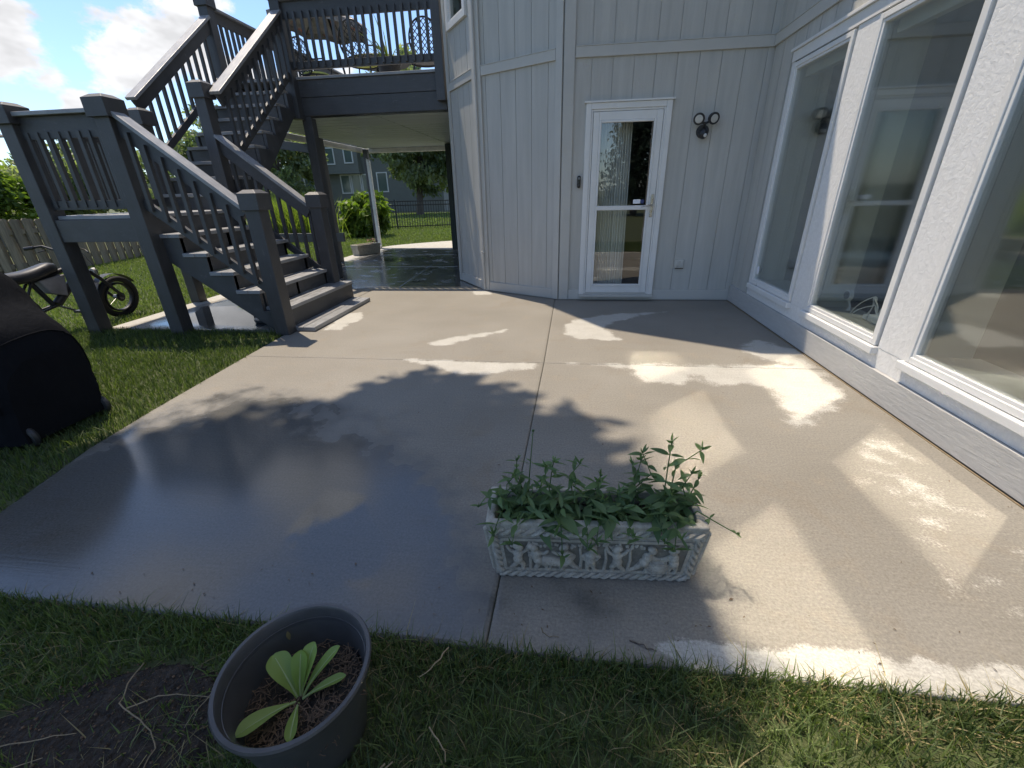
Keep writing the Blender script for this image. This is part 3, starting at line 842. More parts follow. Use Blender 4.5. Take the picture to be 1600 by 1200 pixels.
def big_window(y0, y1, z0, z1, blind=False):
    mb = MB(); f = 0.038
    for lo, hi in (((y0, z0), (y0 + f, z1)), ((y1 - f, z0), (y1, z1)), ((y0 + f, z1 - f), (y1 - f, z1)), ((y0 + f, z0), (y1 - f, z0 + f))):
        mb.box((WX - 0.036, lo[0], lo[1]), (WX + 0.05, hi[0], hi[1]))
    w = mb.build('window', 'white_trim', house); bevel(w, 0.004)
    mb = MB(); g = 0.022; a0, a1, b0, b1 = y0 + f, y1 - f, z0 + f, z1 - f
    for lo, hi in (((a0, b0), (a0 + g, b1)), ((a1 - g, b0), (a1, b1)), ((a0 + g, b1 - g), (a1 - g, b1)), ((a0 + g, b0), (a1 - g, b0 + g))):
        mb.box((WX - 0.028, lo[0], lo[1]), (WX + 0.03, hi[0], hi[1]))
    bevel(mb.build('sash', 'white_trim', w), 0.003)
    mb = MB(); x = WX - 0.022
    ny_ = 8
    # insulated panes bow slightly inwards
    V, F = [], []
    for i in range(ny_ + 1):
        for j in range(ny_ + 1):
            u_, v_ = i / ny_, j / ny_
            V.append((x + 0.00035 * 16 * u_ * (1 - u_) * v_ * (1 - v_), a0 + g + u_ * (a1 - a0 - 2 * g), b0 + g + v_ * (b1 - b0 - 2 * g)))
    for i in range(ny_):
        for j in range(ny_):
            k = i * (ny_ + 1) + j; F.append((k + 1, k + ny_ + 2, k + ny_ + 1, k))
    mb.add(V, F).build('glass', 'window_glass', w, smooth=True)
    MB().add([(v[0] + 0.016, v[1], v[2]) for v in V], F).build('inner_glass', 'coated_glass', w, smooth=True)
    bevel(MB().box((WX - 0.062, y0 - 0.02, z0 - 0.055), (WX - 0.002, y1 + 0.02, z0 - 0.004)).build('sill', 'white_trim', w), 0.006)
    # deep inner jambs, seen through the pane
    mb = MB()
    mb.box((WX + 0.052, y0 - 0.0, z0), (WX + 0.30, y0 + f, z1)); mb.box((WX + 0.052, y1 - f, z0), (WX + 0.30, y1, z1))
    mb.box((WX + 0.052, y0 + f, z1 - f), (WX + 0.30, y1 - f, z1))
    mb.build('jamb', 'jamb_paint', w)
    MB().box((WX + 0.052, y0 + f, z0 + 0.01), (WX + 0.34, y1 - f, z0 + f - 0.004)).build('inner_stool', 'jamb_paint', w)
    if blind:
        bevel(MB().box((WX + 0.06, y0 + f + 0.02, z1 - f - 0.09), (WX + 0.12, y1 - f - 0.02, z1 - f - 0.005)).build('blind_rail', 'jamb_paint', w), 0.006)
    return w


for (a, b_) in WIN + [(0.54, 1.5)]: big_window(a, b_, WZ0, WZ1, True)
for (a, b_) in WIN: big_window(a, b_, UZ0, UZ1)

# small upper windows of the facet and the front wall
def flat_window(p0, p1, s0, s1, z0, z1):
    p0 = Vector((p0[0], p0[1], 0)); p1 = Vector((p1[0], p1[1], 0)); d = (p1 - p0).normalized(); nrm = Vector((d.y, -d.x, 0))
    def blk(mb, a, b_, za, zb, o0, o1):
        V = []
        for z in (za, zb):
            for s_, o_ in ((a, o0), (b_, o0), (b_, o1), (a, o1)):
                q = p0 + d * s_ + nrm * o_; V.append((q.x, q.y, z))
        mb.add(V, [(0, 3, 2, 1), (4, 5, 6, 7), (0, 1, 5, 4), (1, 2, 6, 5), (2, 3, 7, 6), (3, 0, 4, 7)])
    f = 0.075; mb = MB()
    blk(mb, s0 - f, s0, z0 - f, z1 + f, 0.0, 0.045); blk(mb, s1, s1 + f, z0 - f, z1 + f, 0.0, 0.045)
    blk(mb, s0, s1, z1, z1 + f, 0.0, 0.045); blk(mb, s0, s1, z0 - f, z0, 0.0, 0.045)
    w = mb.build('window', 'white_trim', house); bevel(w, 0.004)
    mb = MB(); g = 0.03
    blk(mb, s0, s0 + g, z0, z1, -0.03, 0.02); blk(mb, s1 - g, s1, z0, z1, -0.03, 0.02); blk(mb, s0 + g, s1 - g, z0, z0 + g, -0.03, 0.02); blk(mb, s0 + g, s1 - g, z1 - g, z1, -0.03, 0.02)
    mb.build('sash', 'white_trim', w)
    q0 = p0 + d * (s0 + g) - nrm * 0.006; q1 = p0 + d * (s1 - g) - nrm * 0.006
    MB().add([(q0.x, q0.y, z0 + g), (q1.x, q1.y, z0 + g), (q1.x, q1.y, z1 - g), (q0.x, q0.y, z1 - g)], [(0, 1, 2, 3)]).build('glass', 'far_glass', w)


flat_window(P_D, P_C, 0.22, 0.74, 3.42, 4.9)
flat_window(P_B, (WX, DY), 0.75, 1.85, 4.1, 5.4)

# storm door
DX0, DX1, DZ0, DZ1 = 0.165, 1.115, 0.08, 2.245
yf = DY + 0.0
fy = lambda x: 5.83 + (x + 0.10) * (0.02 / 2.21)
mb = MB(); c = 0.062
for lo, hi in (((DX0, DZ0), (DX0 + c, DZ1)), ((DX1 - c, DZ0), (DX1, DZ1)), ((DX0 + c, DZ1 - c), (DX1 - c, DZ1))):
    mb.box((lo[0], 5.790, lo[1]), (hi[0], 5.90, hi[1]))
door = mb.build('storm_door', 'white_trim', house); bevel(door, 0.005)
MB().box((DX0 - 0.02, 5.775, DZ1 + 0.001), (DX1 + 0.02, 5.83, DZ1 + 0.018)).build('drip_cap', 'white_trim', door)
mb = MB(); i0, i1, t0 = DX0 + c, DX1 - c, DZ1 - c
for lo, hi in (((i0, DZ0 + .01), (i0 + 0.022, t0)), ((i1 - 0.022, DZ0 + .01), (i1, t0)), ((i0 + 0.022, t0 - 0.022), (i1 - 0.022, t0))):
    mb.box((lo[0], 5.802, lo[1]), (hi[0], 5.89, hi[1]))
bevel(mb.build('door_stop', 'white_trim', door), 0.004)
s0_, s1_, st = i0 + 0.026, i1 - 0.026, t0 - 0.026
gx0, gx1, gz0, gz1 = 0.322, 0.958, 0.190, 2.072
mb = MB()
mb.box((s0_, 5.796, DZ0 + 0.025), (gx0, 5.835, st)); mb.box((gx1, 5.796, DZ0 + 0.025), (s1_, 5.835, st))
mb.box((gx0, 5.796, gz1), (gx1, 5.835, st)); mb.box((gx0, 5.796, DZ0 + 0.025), (gx1, 5.835, gz0))
leafo = mb.build('door_leaf', 'white_trim', door); bevel(leafo, 0.005)
mb = MB(); g = 0.026
mb.box((gx0, 5.788, gz0), (gx0 + g, 5.8255, gz1)); mb.box((gx1 - g, 5.788, gz0), (gx1, 5.8255, gz1))
mb.box((gx0 + g, 5.788, gz1 - g), (gx1 - g, 5.8255, gz1)); mb.box((gx0 + g, 5.788, gz0), (gx1 - g, 5.8255, gz0 + g))
bevel(mb.build('glazing_bead', 'white_trim', door), 0.006)
bevel(MB().box((gx0 + 0.001, 5.786, 1.115), (gx1 - 0.001, 5.832, 1.165)).build('meeting_rail', 'white_trim', door), 0.006)
MB().add([(gx0 + g, 5.812, 1.165), (gx1 - g, 5.812, 1.165), (gx1 - g, 5.812, gz1 - g), (gx0 + g, 5.812, gz1 - g)], [(0, 1, 2, 3)]).build('glass', 'door_glass', door)
MB().add([(gx0 + g, 5.808, gz0 + g), (gx1 - g, 5.808, gz0 + g), (gx1 - g, 5.808, 1.115), (gx0 + g, 5.808, 1.115)], [(0, 1, 2, 3)]).build('glass', 'door_glass', door)
hp = MB().box((0.978, 5.781, 1.03), (1.013, 5.796, 1.29)).build('handle_plate', 'nickel', door); bevel(hp, 0.012, 3)
MB().tube([(0.993, 5.79, 1.165), (0.993, 5.745, 1.165), (0.96, 5.735, 1.168), (0.89, 5.735, 1.158), (0.865, 5.738, 1.146)], [0.011, 0.010, 0.010, 0.008, 0.006], 10).build('lever', 'nickel', door, smooth=True)
bevel(MB().box((0.775, 5.8095, 1.185), (0.862, 5.8115, 1.232)).build('sticker', 'sticker_white', door), 0.002)
sv = MB(); nseg = 20
ring = [(0.885 + 0.021 * math.cos(2 * math.pi * k / nseg), 5.8085, 1.208 + 0.023 * math.sin(2 * math.pi * k / nseg)) for k in range(nseg)]
ring2 = [(x, 5.8112, z) for x, y, z in ring]
sv.add(ring + ring2, [tuple(range(nseg)), tuple(range(2 * nseg - 1, nseg - 1, -1))] + [(i, nseg + i, nseg + (i + 1) % nseg, (i + 1) % nseg) for i in range(nseg)])
sv.build('sticker', 'sticker_blue', door)
MB().box((DX0 + .005, 5.74, 0.055), (DX1 - .005, 5.86, DZ0 - 0.001)).build('threshold', 'trim_paint', door)
# pleated curtain behind the door glass
V, F = [], []
N = 120
for i in range(N + 1):
    x = 0.30 + 0.42 * i / N
    y = 6.02 + 0.022 * math.sin(i * 0.72) + 0.010 * math.sin(i * 1.9 + 1)
    for j, z in enumerate((0.12, 0.7, 1.4, 2.16)):
        sway = 0.03 * (1 - z / 2.16) * (i / N - 0.3)
        V.append((x + sway, y, z))
for i in range(N):
    for j in range(3):
        k = i * 4 + j; F.append((k, k + 4, k + 5, k + 1))
MB().add(V, F).build('curtain', 'curtain', smooth=True, label='pale pleated curtain hanging behind the glass of the white door', cat='curtain')

# ------------------------------------------------------------------ deck with landing and two flights of stairs
deck = empty('deck', (-4.2, 6.0, 0), 'charcoal stained timber deck with landing and two stair flights beside the house', 'deck')
DZ = 3.0      # deck floor
LDZ = 1.22    # landing floor
YF, YB = 4.13, 5.62   # front and back stringer of the lower flight
XR, XL = -4.25, -5.30  # right and left stringer of the upper flight
YD = 7.40     # front edge of the deck


def post(x, y, z0, z1, w=0.14, capw=0.20, cap=True, mat='deck_stain', sleeve=0.15):
    p = MB().box((x - w / 2, y - w / 2, z0), (x + w / 2, y + w / 2, z1)).build('post', mat, deck); bevel(p, 0.006)
    if cap:
        m_ = MB(); c_ = capw / 2
        m_.box((x - c_, y - c_, z1 - sleeve + 0.03), (x + c_, y + c_, z1 + 0.03))
        k = len(m_.v)
        t = c_ * 0.55
        m_.add([(x - c_, y - c_, z1 + 0.0301), (x + c_, y - c_, z1 + 0.0301), (x + c_, y + c_, z1 + 0.0301), (x - c_, y + c_, z1 + 0.0301), (x - t, y - t, z1 + 0.062), (x + t, y - t, z1 + 0.062), (x + t, y + t, z1 + 0.062), (x - t, y + t, z1 + 0.062)],
               [(4, 5, 6, 7), (0, 1, 5, 4), (1, 2, 6, 5), (2, 3, 7, 6), (3, 0, 4, 7)])
        o = m_.build('post_cap', 'deck_stain', p); bevel(o, 0.004)
    return p


def rail(p0, p1, cap=True, hb=0.14, w=0.14):
    """cap board lying flat plus a board on edge below it"""
    p0, p1 = Vector(p0), Vector(p1)
    r_ = MB().beam(p0, p1, 0.038, hb, off=(0, -0.019 - hb / 2)).build('handrail', 'deck_stain', deck); bevel(r_, 0.004)
    c_ = MB().beam(p0, p1, w, 0.036).build('rail_cap', 'sunlit_stain', r_); bevel(c_, 0.005)


def lower_rail(p0, p1, hb=0.085):
    r_ = MB().beam(Vector(p0), Vector(p1), 0.038, hb).build('bottom_rail', 'deck_stain', deck); bevel(r_, 0.003)


def balusters(p0, p1, n_, zb, zt, off=(0, 0)):
    """upright spindles between p0 and p1 (xy); zb, zt give the two ends' heights"""
    for i in range(n_):
        t = (i + 0.5) / n_ if n_ > 1 else 0.5
        x = p0[0] + (p1[0] - p0[0]) * t + off[0]; y = p0[1] + (p1[1] - p0[1]) * t + off[1]
        b0 = zb[0] + (zb[1] - zb[0]) * t; b1 = zt[0] + (zt[1] - zt[0]) * t
        a = rng.normal(0, 0.012)
        ca, sa = math.cos(a) * 0.0185, math.sin(a) * 0.0185
        dx = rng.normal(0, 0.0025)
        V = []
        for z, ox in ((b0, 0), (b1, dx)):
            for sx_, sy_ in ((-1, -1), (1, -1), (1, 1), (-1, 1)):
                V.append((x + ox + sx_ * ca - sy_ * sa, y + sx_ * sa + sy_ * ca, z))
        MB().add(V, [(0, 3, 2, 1), (4, 5, 6, 7), (0, 1, 5, 4), (1, 2, 6, 5), (2, 3, 7, 6), (3, 0, 4, 7)]).build('baluster', 'deck_stain', deck)


# posts
post(-5.27, YF, LZ, 2.15, 0.15, 0.22)
post(-4.23, YF, LZ, 2.17, 0.15, 0.22)
post(-4.40, YB, LZ, 2.57, 0.14, 0.20)
post(-3.00, YF + 0.02, 0.0, 1.36, 0.15, 0.20)
post(-3.20, YB, 0.15, 1.34, 0.15, 0.20)
post(XR + 0.02, YD - 0.05, 2.45, 4.02, 0.15, 0.20)
post(XL - 0.05, YD - 0.03, 1.0, 4.02, 0.15, 0.20)
post(-5.27, YB - 0.05, LZ, 2.32, 0.14, 0.20)
post(-4.14, YD + 0.10, 0.0, 2.50, 0.15, cap=False)
post(-5.07, 9.38, 0.0, 2.42, 0.15, cap=False)
post(-5.22, 11.95, 0.0, 2.42, 0.12, cap=False)
# end board against the house
bevel(MB().box((-1.97, YD - 0.115, 2.60), (-1.84, YD - 0.002, 3.92)).build('end_post', 'deck_stain', deck), 0.006)

# landing: joists, rim, boards, railing
for nm, lo, hi in (('rim_board', (-5.195, YF - 0.06, 0.97), (-4.305, YF - 0.022, 1.185)), ('rim_board', (-5.33, YF + 0.08, 0.97), (-5.292, YB - 0.13, 1.185)), ('rim_board', (-4.25, YF + 0.08, 0.97), (-4.212, YB - 0.06, 1.185))):
    bevel(MB().box(lo, hi).build(nm, 'deck_stain', deck), 0.004)
for k in range(10):
    y0 = YF - 0.05 + k * 0.148
    if y0 + 0.14 > YB + 0.02: break
    x0, x1 = (-5.19, -4.31) if k == 0 else (-5.34, -4.20)
    if k == 0:
        bevel(MB().box((x0, y0 + 0.03, 1.187), (x1, y0 + 0.14, 1.222)).build('floor_board', 'sunlit_stain', deck), 0.004)
    else:
        bevel(MB().box((x0, y0, 1.187), (x1, y0 + 0.14, 1.222)).build('floor_board', 'sunlit_stain', deck), 0.004)
rail((-5.2, YF, 2.11), (-4.30, YF, 2.11), hb=0.19)
lower_rail((-5.2, YF, 1.32), (-4.30, YF, 1.32))
balusters((-5.195, YF), (-4.305, YF), 8, (1.3, 1.3), (1.96, 1.96), (0, -0.012))
rail((-5.27, YF + 0.08, 2.11), (-5.27, YB - 0.12, 2.11))
lower_rail((-5.27, YF + 0.08, 1.32), (-5.27, YB - 0.12, 1.32))
balusters((-5.27, YF + 0.08), (-5.27, YB - 0.12), 10, (1.3, 1.3), (1.96, 1.96))

# lower flight: treads climb towards -x
TR, RUN, RISE = 6, 0.245, 0.19
tread_x = []
for k in range(5):
    z = LDZ - RISE * (k + 1)           # 1.03 .84 .65 .46 .27
    x0 = -4.21 + RUN * k
    x1 = x0 + RUN + 0.03
    tread_x.append((x0, x1, z))
for k, (x0, x1, z) in enumerate(tread_x):
    last = k == 4
    y0, y1 = (YF + 0.03, YB - 0.03) if not last else (YF + 0.10, YB + 0.09)
    if k == 3: y0, y1 = YF + 0.03, YB + 0.07
    hw = (x1 - x0 - 0.006) / 2
    for a in (0, 1):
        bevel(MB().box((x0 + a * (hw + 0.006), y0, z - 0.038), (x0 + a * (hw + 0.006) + hw, y1, z)).build('tread', 'sunlit_stain', deck), 0.004)
    bevel(MB().box((x0 + 0.002 - 0.026, y0 + 0.03, z - 0.0), (x0 + 0.0, y1 - 0.03, z + RISE - 0.04)).build('riser', 'deck_stain', deck), 0.002)
# closed box of the lowest step and its front plank on the ground
bevel(MB().box((-3.005, YF + 0.10, 0.0), (-2.975, YB + 0.10, 0.228)).build('riser', 'deck_stain', deck), 0.003)
bevel(MB().box((-3.20, YB + 0.071, 0.0), (-3.006, YB + 0.10, 0.228)).build('step_side', 'deck_stain', deck), 0.003)
for a in (0, 1):
    bevel(MB().box((-2.975 + 0.002 + a * 0.135, YF + 0.09, 0.006), (-2.975 + a * 0.135 + 0.131, YB + 0.06 - a * 0.02, 0.05)).build('ground_plank', 'sunlit_stain', deck), 0.004)


def saw_stringer(y, w=0.045, drop=0.30):
    """cut stringer of the lower flight, profile in x-z"""
    prof = [(-4.22, LDZ - 0.04)]
    for x0, x1, z in tread_x:
        prof.append((x0, prof[-1][1])); prof.append((x0, z - 0.04)); 
    prof.append((-2.985, prof[-1][1])); prof.append((-2.985, 0.0)); prof.append((-3.12, 0.0))
    prof.append((-4.22, 0.80))
    # remove doubles
    q = [prof[0]]
    for p in prof[1:]:
        if (abs(p[0] - q[-1][0]) + abs(p[1] - q[-1][1])) > 1e-4: q.append(p)
    n_ = len(q)
    V = [(x, y - w / 2, z) for x, z in q] + [(x, y + w / 2, z) for x, z in q]
    F = [tuple(range(n_)), tuple(range(2 * n_ - 1, n_ - 1, -1))] + [(i, n_ + i, n_ + (i + 1) % n_, (i + 1) % n_) for i in range(n_)]
    MB().add(V, F).build('stringer', 'deck_stain', deck)


saw_stringer(YF + 0.075); saw_stringer((YF + YB) / 2); saw_stringer(YB - 0.085)
# rails of the lower flight
rail((-4.16, YF + 0.0, 2.10), (-3.09, YF + 0.02, 1.245))
lower_rail((-4.16, YF, 1.325), (-3.08, YF + 0.02, 0.475))
balusters((-4.14, YF), (-3.10, YF + 0.02), 8, (1.30, 0.49), (1.98, 1.14), (0, -0.03))
rail((-4.34, YB, 2.06), (-3.28, YB, 1.225))
lower_rail((-4.34, YB, 1.24), (-3.27, YB, 0.40))
balusters((-4.32, YB), (-3.29, YB), 8, (1.22, 0.42), (1.94, 1.12), (0, 0.03))
# short inner grab rail half way

# upper flight: climbs towards +y
n_r = 9
ri = (DZ - LDZ) / n_r; ru = 0.238
ys = YD - ru * (n_r - 1)
for k in range(n_r - 1):
    y0 = ys + ru * k; z = LDZ + ri * (k + 1)
    hw = (ru + 0.03 - 0.006) / 2
    for a in (0, 1):
        bevel(MB().box((XL + 0.02, y0 - 0.03 + a * (hw + 0.006), z - 0.038), (XR - 0.02, y0 - 0.03 + a * (hw + 0.006) + hw, z)).build('tread', 'sunlit_stain', deck), 0.004)
    MB().box((XL + 0.045, y0, z - ri + 0.002), (XR - 0.045, y0 + 0.02, z - 0.04)).build('riser', 'deck_stain', deck)
for x in (XL + 0.0, XR - 0.0, (XL + XR) / 2):
    prof = [(ys - 0.02, LDZ + 0.002)]
    for k in range(n_r - 1):
        z = LDZ + ri * (k + 1) - 0.04
        prof.append((ys + ru * k - 0.02, z)); prof.append((ys + ru * (k + 1) - 0.02, z))
    prof += [(YD - 0.01, DZ - 0.06), (YD - 0.01, DZ - 0.40), (ys + 0.30, LDZ + 0.002)]
    n_ = len(prof)
    V = [(x - 0.022, y, z) for y, z in prof] + [(x + 0.022, y, z) for y, z in prof]
    F = [tuple(range(n_ - 1, -1, -1)), tuple(range(n_, 2 * n_))] + [(i, (i + 1) % n_, n_ + (i + 1) % n_, n_ + i) for i in range(n_)]
    MB().add(V, F).build('stringer', 'deck_stain', deck)
sl = 0.748
for x in (XR + 0.03, XL - 0.03):
    ya = 5.60 if x > -4.8 else 5.58
    rail((x, ya, 3.80 - (7.34 - ya) * sl), (x, 7.30, 3.775))
    lower_rail((x, ya + 0.05, 3.05 - (7.34 - ya - 0.05) * sl), (x, 7.30, 3.02))
    balusters((x, ya + 0.08), (x, 7.26), 11, (3.05 - (7.34 - ya - 0.08) * sl, 2.99), (3.68 - (7.34 - ya - 0.08) * sl, 3.62), (0.03 if x > -4.8 else -0.03, 0))

# deck platform: rim, boards, soffit
bevel(MB().box((XR + 0.06, YD, 2.745), (-1.86, YD + 0.04, 2.965)).build('rim_board', 'deck_stain', deck), 0.004)
bevel(MB().box((XR + 0.06, YD + 0.012, 2.50), (-1.86, YD + 0.05, 2.742)).build('beam', 'deck_stain', deck), 0.004)
bevel(MB().box((XL - 0.05, YD + 0.055, 2.52), (XL + 0.0, 12.3, 2.965)).build('rim_board', 'deck_stain', deck), 0.004)
for k in range(34):
    y0 = YD - 0.03 + k * 0.146
    if y0 > 12.2: break
    xr_ = -1.86 - max(0, (y0 - 7.2)) * 0.0
    x0 = XL - 0.07
    bevel(MB().box((x0 if k else XL + 0.05, y0, 2.968), (xr_, y0 + 0.14, DZ + 0.004)).build('floor_board', 'sunlit_stain', deck), 0.004)
SZ = 2.475
for k in range(17):
    y0 = YD + 0.06 + k * 0.29
    if y0 > 12.3: break
    for x0, x1 in ((XL + 0.01, -3.02), (-3.005, -1.80)):
        xm = x1
        MB().add([(x0, y0, SZ), (xm, y0, SZ), (xm, y0 + 0.275, SZ), (x0, y0 + 0.275, SZ), (x0, y0 + 0.275, SZ + 0.014), (xm, y0 + 0.275, SZ + 0.014), (xm, y0 + 0.29, SZ + 0.014), (x0, y0 + 0.29, SZ + 0.014)],
                 [(3, 2, 1, 0), (4, 5, 2, 3), (7, 6, 5, 4)]).build('soffit_panel', 'soffit', deck)
# white gutter round the soffit edge and its downspout
bevel(MB().box((XL - 0.13, YD + 0.3, 2.36), (XL - 0.055, 12.42, 2.47)).build('gutter', 'gutter_white', deck), 0.012)
bevel(MB().box((XL - 0.12, 12.31, 2.365), (-1.8, 12.40, 2.468)).build('gutter', 'gutter_white', deck), 0.012)
MB().beam((-5.30, 12.05, 2.34), (-5.14, 11.86, 2.12), 0.075, 0.055).build('downspout', 'gutter_white', deck)
bevel(MB().box((-5.185, 11.815, 0.03), (-5.10, 11.885, 2.16)).build('downspout', 'gutter_white', deck), 0.008)
MB().beam((-5.142, 11.85, 0.09), (-5.10, 11.66, 0.03), 0.075, 0.055).build('downspout_shoe', 'gutter_white', deck)
# cross beam and low rail by the second post
bevel(MB().beam((-6.1, 9.40, 2.36), (-5.0, 9.44, 2.20), 0.05, 0.16).build('brace', 'deck_stain', deck), 0.004)
bevel(MB().box((-6.6, 9.24, 0.44), (-4.80, 9.30, 0.62)).build('low_rail', 'deck_stain', deck), 0.004)
# deck railing along the front and left
rail((XR + 0.09, YD - 0.05, 3.90), (-1.97, YD - 0.05, 3.90), hb=0.20)
lower_rail((XR + 0.09, YD - 0.05, 3.13), (-1.97, YD - 0.05, 3.13), 0.10)
balusters((XR + 0.10, YD - 0.05), (-1.98, YD - 0.05), 19, (3.10, 3.10), (3.76, 3.76), (0, -0.035))
rail((XL - 0.02, YD + 0.06, 3.90), (XL - 0.02, 12.2, 3.90))
lower_rail((XL - 0.02, YD + 0.06, 3.13), (XL - 0.02, 12.2, 3.13), 0.09)
balusters((XL - 0.02, YD + 0.1), (XL - 0.02, 12.1), 38, (3.10, 3.10), (3.76, 3.76))
rail((XL, 12.25, 3.90), (-1.9, 12.25, 3.90)); lower_rail((XL, 12.25, 3.13), (-1.9, 12.25, 3.13), 0.09)
balusters((XL + 0.1, 12.25), (-2.0, 12.25), 26, (3.10, 3.10), (3.76, 3.76))

# ------------------------------------------------------------------ fittings on the walls
fl = empty('floodlight', (1.478, 5.835, 1.93), 'black twin head motion floodlight on the grey wall right of the door', 'floodlight')
yb = 5.832
m_ = MB().tube([(1.478, yb, 1.925), (1.478, yb - 0.045, 1.925)], [0.068, 0.060], 24); m_.build('back_plate', 'black_plastic', fl, smooth=True)
MB().ball((1.478, yb - 0.055, 1.90), (0.05, 0.05, 0.055), 18, 12).build('sensor_body', 'black_plastic', fl, smooth=True)
MB().ball((1.490, yb - 0.100, 1.878), (0.020, 0.014, 0.020), 12, 8).build('sensor_lens', 'lens_white', fl, smooth=True)
MB().tube([(1.478, yb - 0.04, 1.965), (1.478, yb - 0.075, 2.00)], 0.016, 10).build('stem', 'black_plastic', fl, smooth=True)
for dx in (-1, 1):
    c0 = Vector((1.478 + dx * 0.072, yb - 0.085, 2.045)); d_ = Vector((dx * 0.30, -1.0, -0.30)).normalized()
    MB().tube([(1.478, yb - 0.07, 1.998), (1.478 + dx * 0.045, yb - 0.07, 2.012), c0 - d_ * 0.005], [0.013, 0.012, 0.012], 10).build('arm', 'black_plastic', fl, smooth=True)
    MB().tube([c0 - d_ * 0.03, c0 - d_ * 0.015, c0 + d_ * 0.02, c0 + d_ * 0.034], [0.030, 0.050, 0.060, 0.060], 24).build('lamp_head', 'black_plastic', fl, smooth=True)
    MB().tube([c0 + d_ * 0.034, c0 + d_ * 0.038], [0.041, 0.038], 24).build('lamp_lens', 'lens_white', fl, smooth=True)

bell = empty('doorbell', (0.112, 5.812, 1.38), 'small black video doorbell on the trim left of the white door', 'doorbell')
o = MB().box((0.092, 5.778, 1.372), (0.135, 5.816, 1.51)).build('body', 'bell_black', bell); bevel(o, 0.018, 4)
MB().tube([(0.1135, 5.780, 1.478), (0.1135, 5.774, 1.478)], 0.013, 16).build('camera_lens', 'alloy', bell, smooth=True)
MB().tube([(0.1135, 5.780, 1.405), (0.1135, 5.775, 1.405)], 0.012, 16).build('button', 'black_plastic', bell, smooth=True)

out = empty('outlet_cover', (1.42, 5.836, 0.42), 'grey outdoor outlet cover low on the wall right of the door', 'outlet cover')
o = MB().box((1.365, 5.818, 0.415), (1.475, 5.842, 0.52)).build('plate', 'trim_paint', out); bevel(o, 0.008, 3)
for dx in (-0.026, 0.026):
    o = MB().box((1.42 + dx - 0.020, 5.808, 0.435), (1.42 + dx + 0.020, 5.8185, 0.505)).build('flap', 'trim_paint', out); bevel(o, 0.006, 3)
MB().box((1.37, 5.806, 0.408), (1.47, 5.825, 0.4145)).build('hinge', 'dark_metal', out)

# security sticker on the first pane and things standing inside the windows
V = [(WX - 0.0240, 5.11 + 0.030 * math.cos(t), 0.505 + 0.045 * math.sin(t)) for t in [2 * math.pi * k / 24 for k in range(24)]]
MB().add(V + [(x + 0.0008, y, z) for x, y, z in V], [tuple(range(24)), tuple(range(47, 23, -1))] + [(i, (i + 1) % 24, 24 + (i + 1) % 24, 24 + i) for i in range(24)]).build('window_sticker', 'sticker_white', label='small oval white sticker at the bottom left of the first tall window', cat='sticker')
zz = WZ0 + 0.045
st = empty('power_strip', (2.33, 3.42, zz), 'white tangle of charging cables behind the middle tall window', 'cables')
bevel(MB().box((2.27, 3.36, zz), (2.335, 3.47, zz + 0.055)).build('charger', 'cable_white', st), 0.01, 3)
bevel(MB().box((2.28, 3.50, zz), (2.32, 3.545, zz + 0.04)).build('charger', 'cable_white', st), 0.008, 3)
for k in range(9):
    a0 = rng.uniform(0, 6.28); pts = [(2.30, 3.42, zz + 0.05)]
    hgt = rng.uniform(0.05, 0.17); ln_ = rng.uniform(0.10, 0.28) * (1 if k % 2 else -1)
    for t in np.linspace(0.15, 1, 9):
        pts.append((2.30 + 0.05 * math.sin(a0 + 4 * t) * t, 3.42 + ln_ * t + 0.03 * math.sin(6 * t + a0), zz + 0.006 + 0.05 * (1 - t) + hgt * 4 * t * (1 - t)))
    MB().tube(pts, 0.0035, 6).build('cable', 'cable_white', st, smooth=True)
cm = empty('indoor_camera', (2.30, 3.80, zz), 'small round black camera on a white stand inside the middle window', 'camera')
MB().tube([(2.28, 3.80, zz + 0.125), (2.31, 3.80, zz + 0.125)], 0.040, 20).build('ring', 'cable_white', cm, smooth=True)
MB().tube([(2.272, 3.80, zz + 0.125), (2.281, 3.80, zz + 0.125)], 0.032, 20).build('face', 'bell_black', cm, smooth=True)
MB().tube([(2.30, 3.80, zz + 0.09), (2.31, 3.77, zz + 0.04), (2.30, 3.76, zz + 0.004)], [0.007, 0.007, 0.02], 8).build('stand', 'cable_white', cm, smooth=True)
tp = MB().lathe([(0.0, 0.0), (0.05, 0.0), (0.065, 0.11), (0.075, 0.11), (0.075, 0.14), (0.06, 0.14), (0.055, 0.02), (0, 0.02)], (2.36, 3.12, zz), 20).build('clay_pot', 'terracotta', smooth=True, label='terracotta pot inside the middle tall window at its right jamb', cat='pot')
bx_ = empty('box', (2.38, 4.62, zz), 'blue and white box standing inside the first tall window', 'box')
MB().box((2.30, 4.55, zz), (2.44, 4.72, zz + 0.09)).build('lower_part', 'blue_card', bx_); MB().box((2.30, 4.56, zz + 0.091), (2.43, 4.71, zz + 0.14)).build('lid', 'cable_white', bx_)

